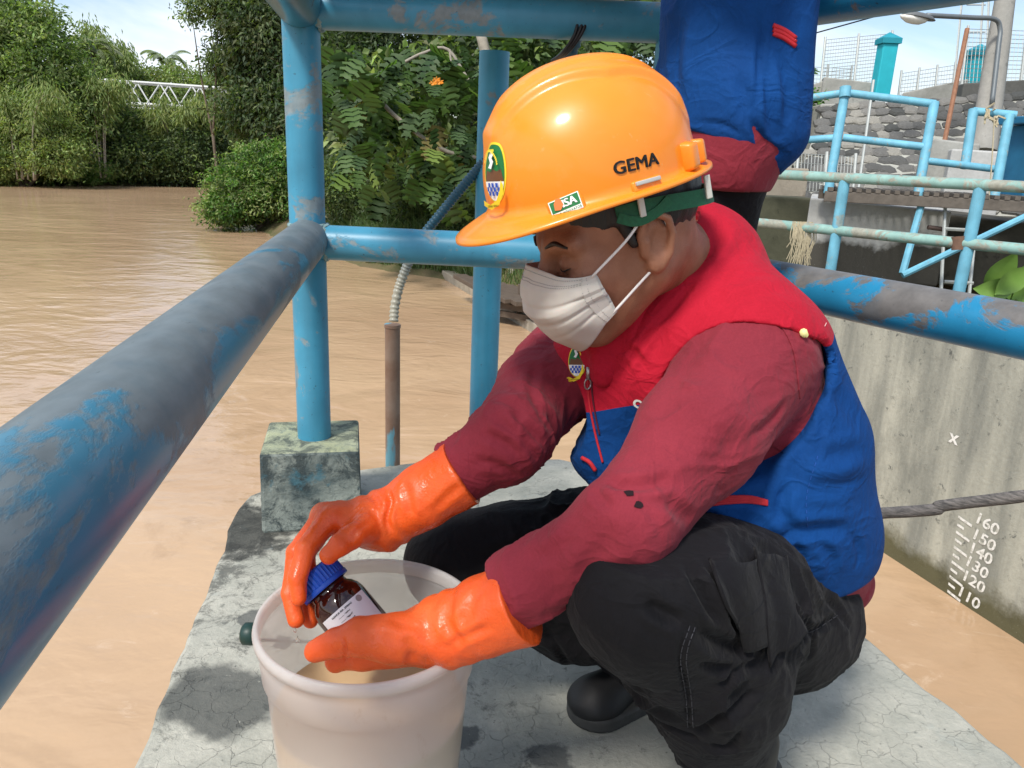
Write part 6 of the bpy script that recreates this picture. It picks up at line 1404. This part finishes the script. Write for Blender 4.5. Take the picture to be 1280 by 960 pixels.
# turn so that the label faces the camera
vz = (Vector(CP)-bc); vz = (vz-bax*vz.dot(bax)).normalized(); xz = (qz.to_3x3() @ Vector((1, 0, 0))); ang = math.atan2(bax.dot(xz.cross(vz)), xz.dot(vz)); qz = qz @ Matrix.Rotation(ang, 4, 'Z')
qz = qz @ Matrix.Diagonal((1.08, 1.08, 1.0, 1))
m_cap, nt, b = mat('blue_cap'); b.inputs['Base Color'].default_value = (.006, .055, .36, 1); b.inputs['Roughness'].default_value = .38; b.inputs['Subsurface Weight'].default_value = .05
m_amb, nt, b = mat('amber_glass'); b.inputs['Base Color'].default_value = (.030, .005, .003, 1); b.inputs['Roughness'].default_value = .06; b.inputs['Transmission Weight'].default_value = .12; b.inputs['IOR'].default_value = 1.5; b.inputs['Coat Weight'].default_value = .5
mb = MB(); n_r = 120; prof = [(.0, .0), (.022, .0), (.0255, .0015), (.0265, .005), (.0265, .020), (.0265, .021), (.0282, .022), (.0285, .026), (.0280, .0275), (.024, .0275)]
rings = []
for k, (r, z) in enumerate(prof): rings.append([mb.bm.verts.new(qz @ Vector(((r+(.0009 if (j % 3 == 0 and 2 < k < 6) else 0))*math.cos(2*math.pi*j/n_r), (r+(.0009 if (j % 3 == 0 and 2 < k < 6) else 0))*math.sin(2*math.pi*j/n_r), z))) for j in range(n_r)])
for a, b_ in zip(rings, rings[1:]):
    for j in range(n_r): mb.bm.faces.new((a[j], a[(j+1) % n_r], b_[(j+1) % n_r], b_[j]))
mb.build('cap', m_cap, bot)
MB().lathe([(.021, .024), (.022, .031), (.0225, .034), (.026, .038), (.0295, .045), (.031, .053), (.031, .098), (.029, .104), (.022, TL), (.0, TL-.003)], 64, qz).build('glass_body', m_amb, bot, smooth='all')
MB().lathe([(.0, .066), (.026, .066), (.0285, .067), (.0285, .097), (.027, .101), (0, .101)], 40, qz).build('liquid', simple('brown_liquid', (.10, .03, .01), .2), bot, smooth='all')
m_lab = simple('paper_label', (.70, .70, .72), .6, 0, .05)
mb = MB(); vs = []; nl_ = 30
for i in range(nl_+1):
    a = -1.0+2.0*i/nl_
    for z in (.056, .094): vs.append(qz @ Vector((.0314*math.cos(a), .0314*math.sin(a), z)))
mb.add(vs, [(2*i, 2*i+1, 2*i+3, 2*i+2) for i in range(nl_)]); mb.build('label', m_lab, bot, smooth='all')
def cyl_text(body, size, a0, z0, bold=.0001):
    vs, fs = text_mesh(body, size, bold); return [qz @ Vector((.03165*math.cos(a0+v.x/.0316), .03165*math.sin(a0+v.x/.0316), z0-v.y)) for v in vs], fs
mb = MB()
for i, (t, s) in enumerate((('SAMPEL AIR SUNGAI', .0030), ('Lokasi : ..............', .0024), ('Tanggal : .............', .0024), ('Petugas : ............', .0024), ('Parameter : ........', .0024), ('DO / BOD / COD', .0026))):
    vs, fs = cyl_text(t, s, .12, .060+.0048*i); mb.add(vs, fs)
mb.build('label_print', m_emb['black'], bot)
mb = MB(); mb.add([qz @ Vector((.0317*math.cos(-.62+.13*math.cos(t)), .0317*math.sin(-.62+.13*math.cos(t)), .0615+.004*math.sin(t))) for t in np.linspace(0, 6.28, 16)[:-1]], [tuple(range(15))]); mb.build('label_seal', m_emb['grey'], bot)

# ================================================================== BUCKET
cB = G(455, 768, .327); cB = Vector((-.156, .788, .327)); RB = .1295
bk = empty('bucket', 'round translucent white plastic bucket half full of muddy water', 'bucket', (cB.x, cB.y, 0))
m_bk, nt, b = mat('translucent_plastic'); o_ = nt.nodes['Material Output']; b.inputs['Base Color'].default_value = (.86, .86, .85, 1); b.inputs['Roughness'].default_value = .28
tr = NN(nt, 'ShaderNodeBsdfTranslucent'); tr.inputs[0].default_value = (.80, .76, .72, 1); tp = NN(nt, 'ShaderNodeBsdfTransparent'); tp.inputs[0].default_value = (.95, .93, .90, 1); m1 = NN(nt, 'ShaderNodeMixShader'); m1.inputs[0].default_value = .45; m2 = NN(nt, 'ShaderNodeMixShader'); m2.inputs[0].default_value = .38
nt.links.new(b.outputs[0], m1.inputs[1]); nt.links.new(tr.outputs[0], m1.inputs[2]); nt.links.new(m1.outputs[0], m2.inputs[1]); nt.links.new(tp.outputs[0], m2.inputs[2]); nt.links.new(m2.outputs[0], o_.inputs[0]); bump(nt, b, noi(nt, coord(nt), 90, 3), .12, .001); nt.links.new(mixc(nt, ramp(nt, noi(nt, coord(nt, scale=(1, 1, .5)), 40, 8, .75), .58, .70, 0, .5), (.86, .86, .85), (.58, .50, .42)), b.inputs['Base Color'])
r0 = .103
def rr_(z): return r0+(RB-.006-r0)*(z/.327)
MB().lathe([(0, .004), (r0-.006, .004), (r0, .010), (rr_(.15), .15), (rr_(.262), .262), (rr_(.265)+.004, .266), (rr_(.30)+.004, .300), (RB-.004, .312), (RB+.001, .314), (RB+.002, .321), (RB, .327), (RB-.0045, .3275), (RB-.007, .322), (RB-.0065, .310)], 128).build('wall', m_bk, bk, smooth='all')
m_wtr, nt, b = mat('bucket_muddy_water'); nt.links.new(mixc(nt, noi(nt, coord(nt), 6, 3), (.50, .34, .18), (.60, .43, .25)), b.inputs['Base Color']); b.inputs['Roughness'].default_value = .12; bump(nt, b, noi(nt, coord(nt), 40, 3), .3, .003)
zwl = .205; o = MB().lathe([(0, .012), (r0-.002, .012), (rr_(zwl)-.002, zwl-.001), (rr_(zwl)-.0025, zwl), (0, zwl)], 96).build('muddy_water', m_wtr, smooth=True); o.location = (cB.x, cB.y, 0); tag(o, 'tan muddy water standing inside the translucent bucket', 'water')
# handle: ear with dark green knob at the left, wire bail folded down behind
ek = Vector((-RB-.005, -.01, .300)); MB().lathe([(0, -.003), (.011, -.003), (.013, 0), (.013, .010), (.010, .013), (0, .014)], 24, Matrix.Translation(ek) @ Matrix.Rotation(-math.pi/2, 4, 'Y')).build('handle_knob', simple('dark_green_knob', (.01, .035, .03), .45), bk, smooth='all')
hb = [Vector((math.cos(a)*(RB+.010), math.sin(a)*(RB+.012), .285-.10*math.sin(a))) for a in np.linspace(0, math.pi, 30)]; MB().tube(hb, .0022, 8).build('bail', m_gal, bk, smooth='all')
# drips of water on the glove and falling from it
m_drop, nt, b = mat('water_drop'); b.inputs['Base Color'].default_value = (.9, .9, .88, 1); b.inputs['Transmission Weight'].default_value = .9; b.inputs['Roughness'].default_value = .02; b.inputs['IOR'].default_value = 1.33
for x, y, d, s, wl in ((369, 788, .895, .0022, 'small clear water drop just below the wet glove fingertip'), (372, 800, .895, .0028, 'largest clear water drop falling lowest from the glove fingertip')):
    mb = MB(); mb.lathe([(0, s*2.2), (s*.35, s*1.1), (s, -s*.2), (s*.7, -s*.9), (0, -s*1.1)], 14, Matrix.Translation(W(x, y, d))); o = mb.build('water_drop', m_drop, smooth='all'); tag(o, wl, 'water drop', 'drops falling from the glove')
# small iron stub standing on the pier behind the bucket
sb = G(596, 650, 0); o = MB().tube([sb, sb+Vector((0, 0, .055))], .0035, 8).build('iron_stub', m_gal); tag(o, 'short thin iron rod sticking up from the pier behind the far leg', 'rod')
# ================================================================== SECOND MAN, standing behind, cut off above the chest by the frame
m2 = empty('person', 'standing person in blue vest, maroon shirt and dark trousers, head above the frame', 'person', (.40, 1.36, 0)); m2o = -Vector(m2.location)
def put2(o): o.location = Vector(o.location)+m2o; return o
X0, Y0 = .326, 1.36
def s2(x, z, y=0): return Vector((X0+x, Y0+y, z))
def legs2(P, g): 
    o = None
    for y in (-.055, .075):
        d = chain(P, [s2(.0, .86, y), s2(-.005, .48, y*1.2), s2(.02, .09, y*1.3)], [.066+g, .056+g, .050+g]); o = d if o is None else smin(o, d, .02)
    return smin(o, ell(P, s2(.005, .86), (.074+g, .145+g, .10)), .04)
def tor2(P, g):
    a = chain(P, [s2(.005, .88, -.045), s2(.0, 1.10, -.05), s2(.0, 1.36, -.10)], [.072+g, .080+g, .076+g]); b = chain(P, [s2(.005, .88, .045), s2(.0, 1.10, .05), s2(.0, 1.36, .10)], [.072+g, .080+g, .076+g]); return smin(a, b, .08)
def arms2(P, g):
    o = None
    for s in (-1, 1):
        d = chain(P, [s2(.0, 1.38, s*.16), s2(-.05, 1.20, s*.215), s2(-.24, 1.26, s*.11)], [.056+g, .046+g, .034+g], .01); o = d if o is None else np.minimum(o, d)
    return o
def body2(P):
    o = smin(ell(P, s2(-.02, 1.60), (.095, .075, .115)), cap(P, s2(.01, 1.40), s2(-.005, 1.54), .055, .050), .03); o = smin(o, ell(P, s2(-.075, 1.56), (.03, .02, .03)), .02)
    for s in (-1, 1): o = smin(o, ell(P, s2(.0, 1.59, s*.078), (.015, .008, .028)), .005)
    o = smin(o, tor2(P, -.02), .03); o = smin(o, arms2(P, -.012), .03); o = smin(o, legs2(P, -.015), .03)
    for s in (-1, 1):
        o = smin(o, ell(P, s2(-.285, 1.275, s*.09), (.045, .020, .035)), .012)
        for k in range(4): o = smin(o, chain(P, [s2(-.30, 1.262+.014*k, s*.085), s2(-.345, 1.262+.014*k, s*.07), s2(-.36, 1.262+.014*k, s*.045)], [.0085, .008, .007], .002), .003)
        o = smin(o, chain(P, [s2(-.27, 1.30, s*.08), s2(-.31, 1.325, s*.06), s2(-.335, 1.32, s*.045)], [.010, .009, .008], .003), .004)
    return o
v, f_, n = sdf_mesh(body2, (-.02, 1.06, .04), (.58, 1.66, 1.76), .0060); put2(obj_sdf('body', v, f_, m_skin, m2))
v, f_, n = sdf_mesh(lambda P: smax(ell(P, s2(-.018, 1.605), (.10, .08, .118)), .0+halfsp(P, s2(-.05, 1.60), (-1, 0, -.9)), .005), (.2, 1.2, 1.45), (.58, 1.52, 1.76), .006); put2(obj_sdf('hair', v, f_, m_hair, m2))
v, f_, n = sdf_mesh(lambda P: smax(legs2(P, .004), .075-P[:, 2], .005), (.1, 1.06, .02), (.62, 1.66, 1.04), .0055); v += n*(fbm(v, 9, 3, 71)*.004)[:, None]; put2(obj_sdf('trousers', v, f_, m_trs, m2))
# vest with its hem, and the shirt that hangs out evenly below it
def vshape(P):
    o = smin(tor2(P, .022), ell(P, s2(.01, .93), (.092, .172, .12)), .05)
    return smin(o, cap(P, s2(.070, .90, -.10), s2(.065, 1.12, -.08), .046, .036), .03)
def shirt2(P):
    o = vshape(P)+.011; o = smin(o, ell(P, s2(.005, .86), (.088, .162, .12)), .03); o = smax(o, .812-P[:, 2], .004)
    return smin(o, smax(arms2(P, .004), halfsp(P, s2(-.20, 1.26), (-1, 0, 0)), .003), .02)
v, f_, n = sdf_mesh(shirt2, (.02, 1.06, .72), (.60, 1.66, 1.50), .0045); v = folds(v, n, (.1, .1, 1), 16, .004, 133, 4); put2(obj_sdf('shirt', v, f_, m_shirt, m2))
def vest2(P):
    o = vshape(P); o = smin(o, chain(P, [s2(0, 1.36, -.14), s2(0, 1.40, 0), s2(0, 1.36, .14)], [.07, .07, .07]), .04)
    o = smax(o, .872-P[:, 2]-.38*(P[:, 0]-f32(X0)), .006)
    for s in (-1, 1): o = smax(o, -cap(P, s2(0, 1.34, s*.17), s2(-.03, 1.20, s*.26), .07, .08), .006)
    return smax(o, -cap(P, s2(0, 1.42), s2(-.02, 1.60), .07, .08), .006)
v, f_, n = sdf_mesh(vest2, (.12, 1.06, .76), (.62, 1.66, 1.50), .0045); v += n*(fbm(v, 8, 2, 75)*.003)[:, None]; v = folds(v, n, (.1, .1, 1), 15, .006, 131, 4); bv = bvh_of(v, f_)
for pts, w, d in (([(948, 10), (950, 60), (945, 130), (942, 175)], .005, .006), ([(952, 60), (962, 120), (968, 185)], .010, .006), ([(940, 150), (955, 180), (985, 195)], .006, .008), ([(860, 152), (900, 155), (935, 172)], .004, .003), ([(925, 90), (932, 130), (935, 165)], .010, .005), ([(975, 60), (985, 120), (978, 180)], .010, .004), ([(850, 20), (845, 80), (850, 140)], .016, .004)):
    v = crease(v, n, bv, pts, w, d)
vs2 = put2(obj_sdf('vest', v, f_, m_blue, m2)); bv2 = bvh_of(v, f_)
for k in range(3):
    o = surf_tube(bv2, [(966, 32+k*5), (980, 38+k*5), (997, 50+k*5)], .0035, 'pocket_piping', m_pip, vs2, .001)
    if o: o.location = (0, 0, 0)
for y in (-.06, .10):
    a = s2(.02, .09, y*1.2)
    v, f_, n = sdf_mesh(lambda P: smax(smin(chain(P, [a+Vector((.05, 0, -.045)), a+Vector((-.16, 0, -.055))], [.038, .036]), cap(P, a, a+Vector((0, 0, .06)), .045, .045), .02), .004-P[:, 2], .004), (a.x-.25, a.y-.1, -.02), (a.x+.15, a.y+.1, .2), .005); put2(obj_sdf('shoe', v, f_, m_shoe, m2))
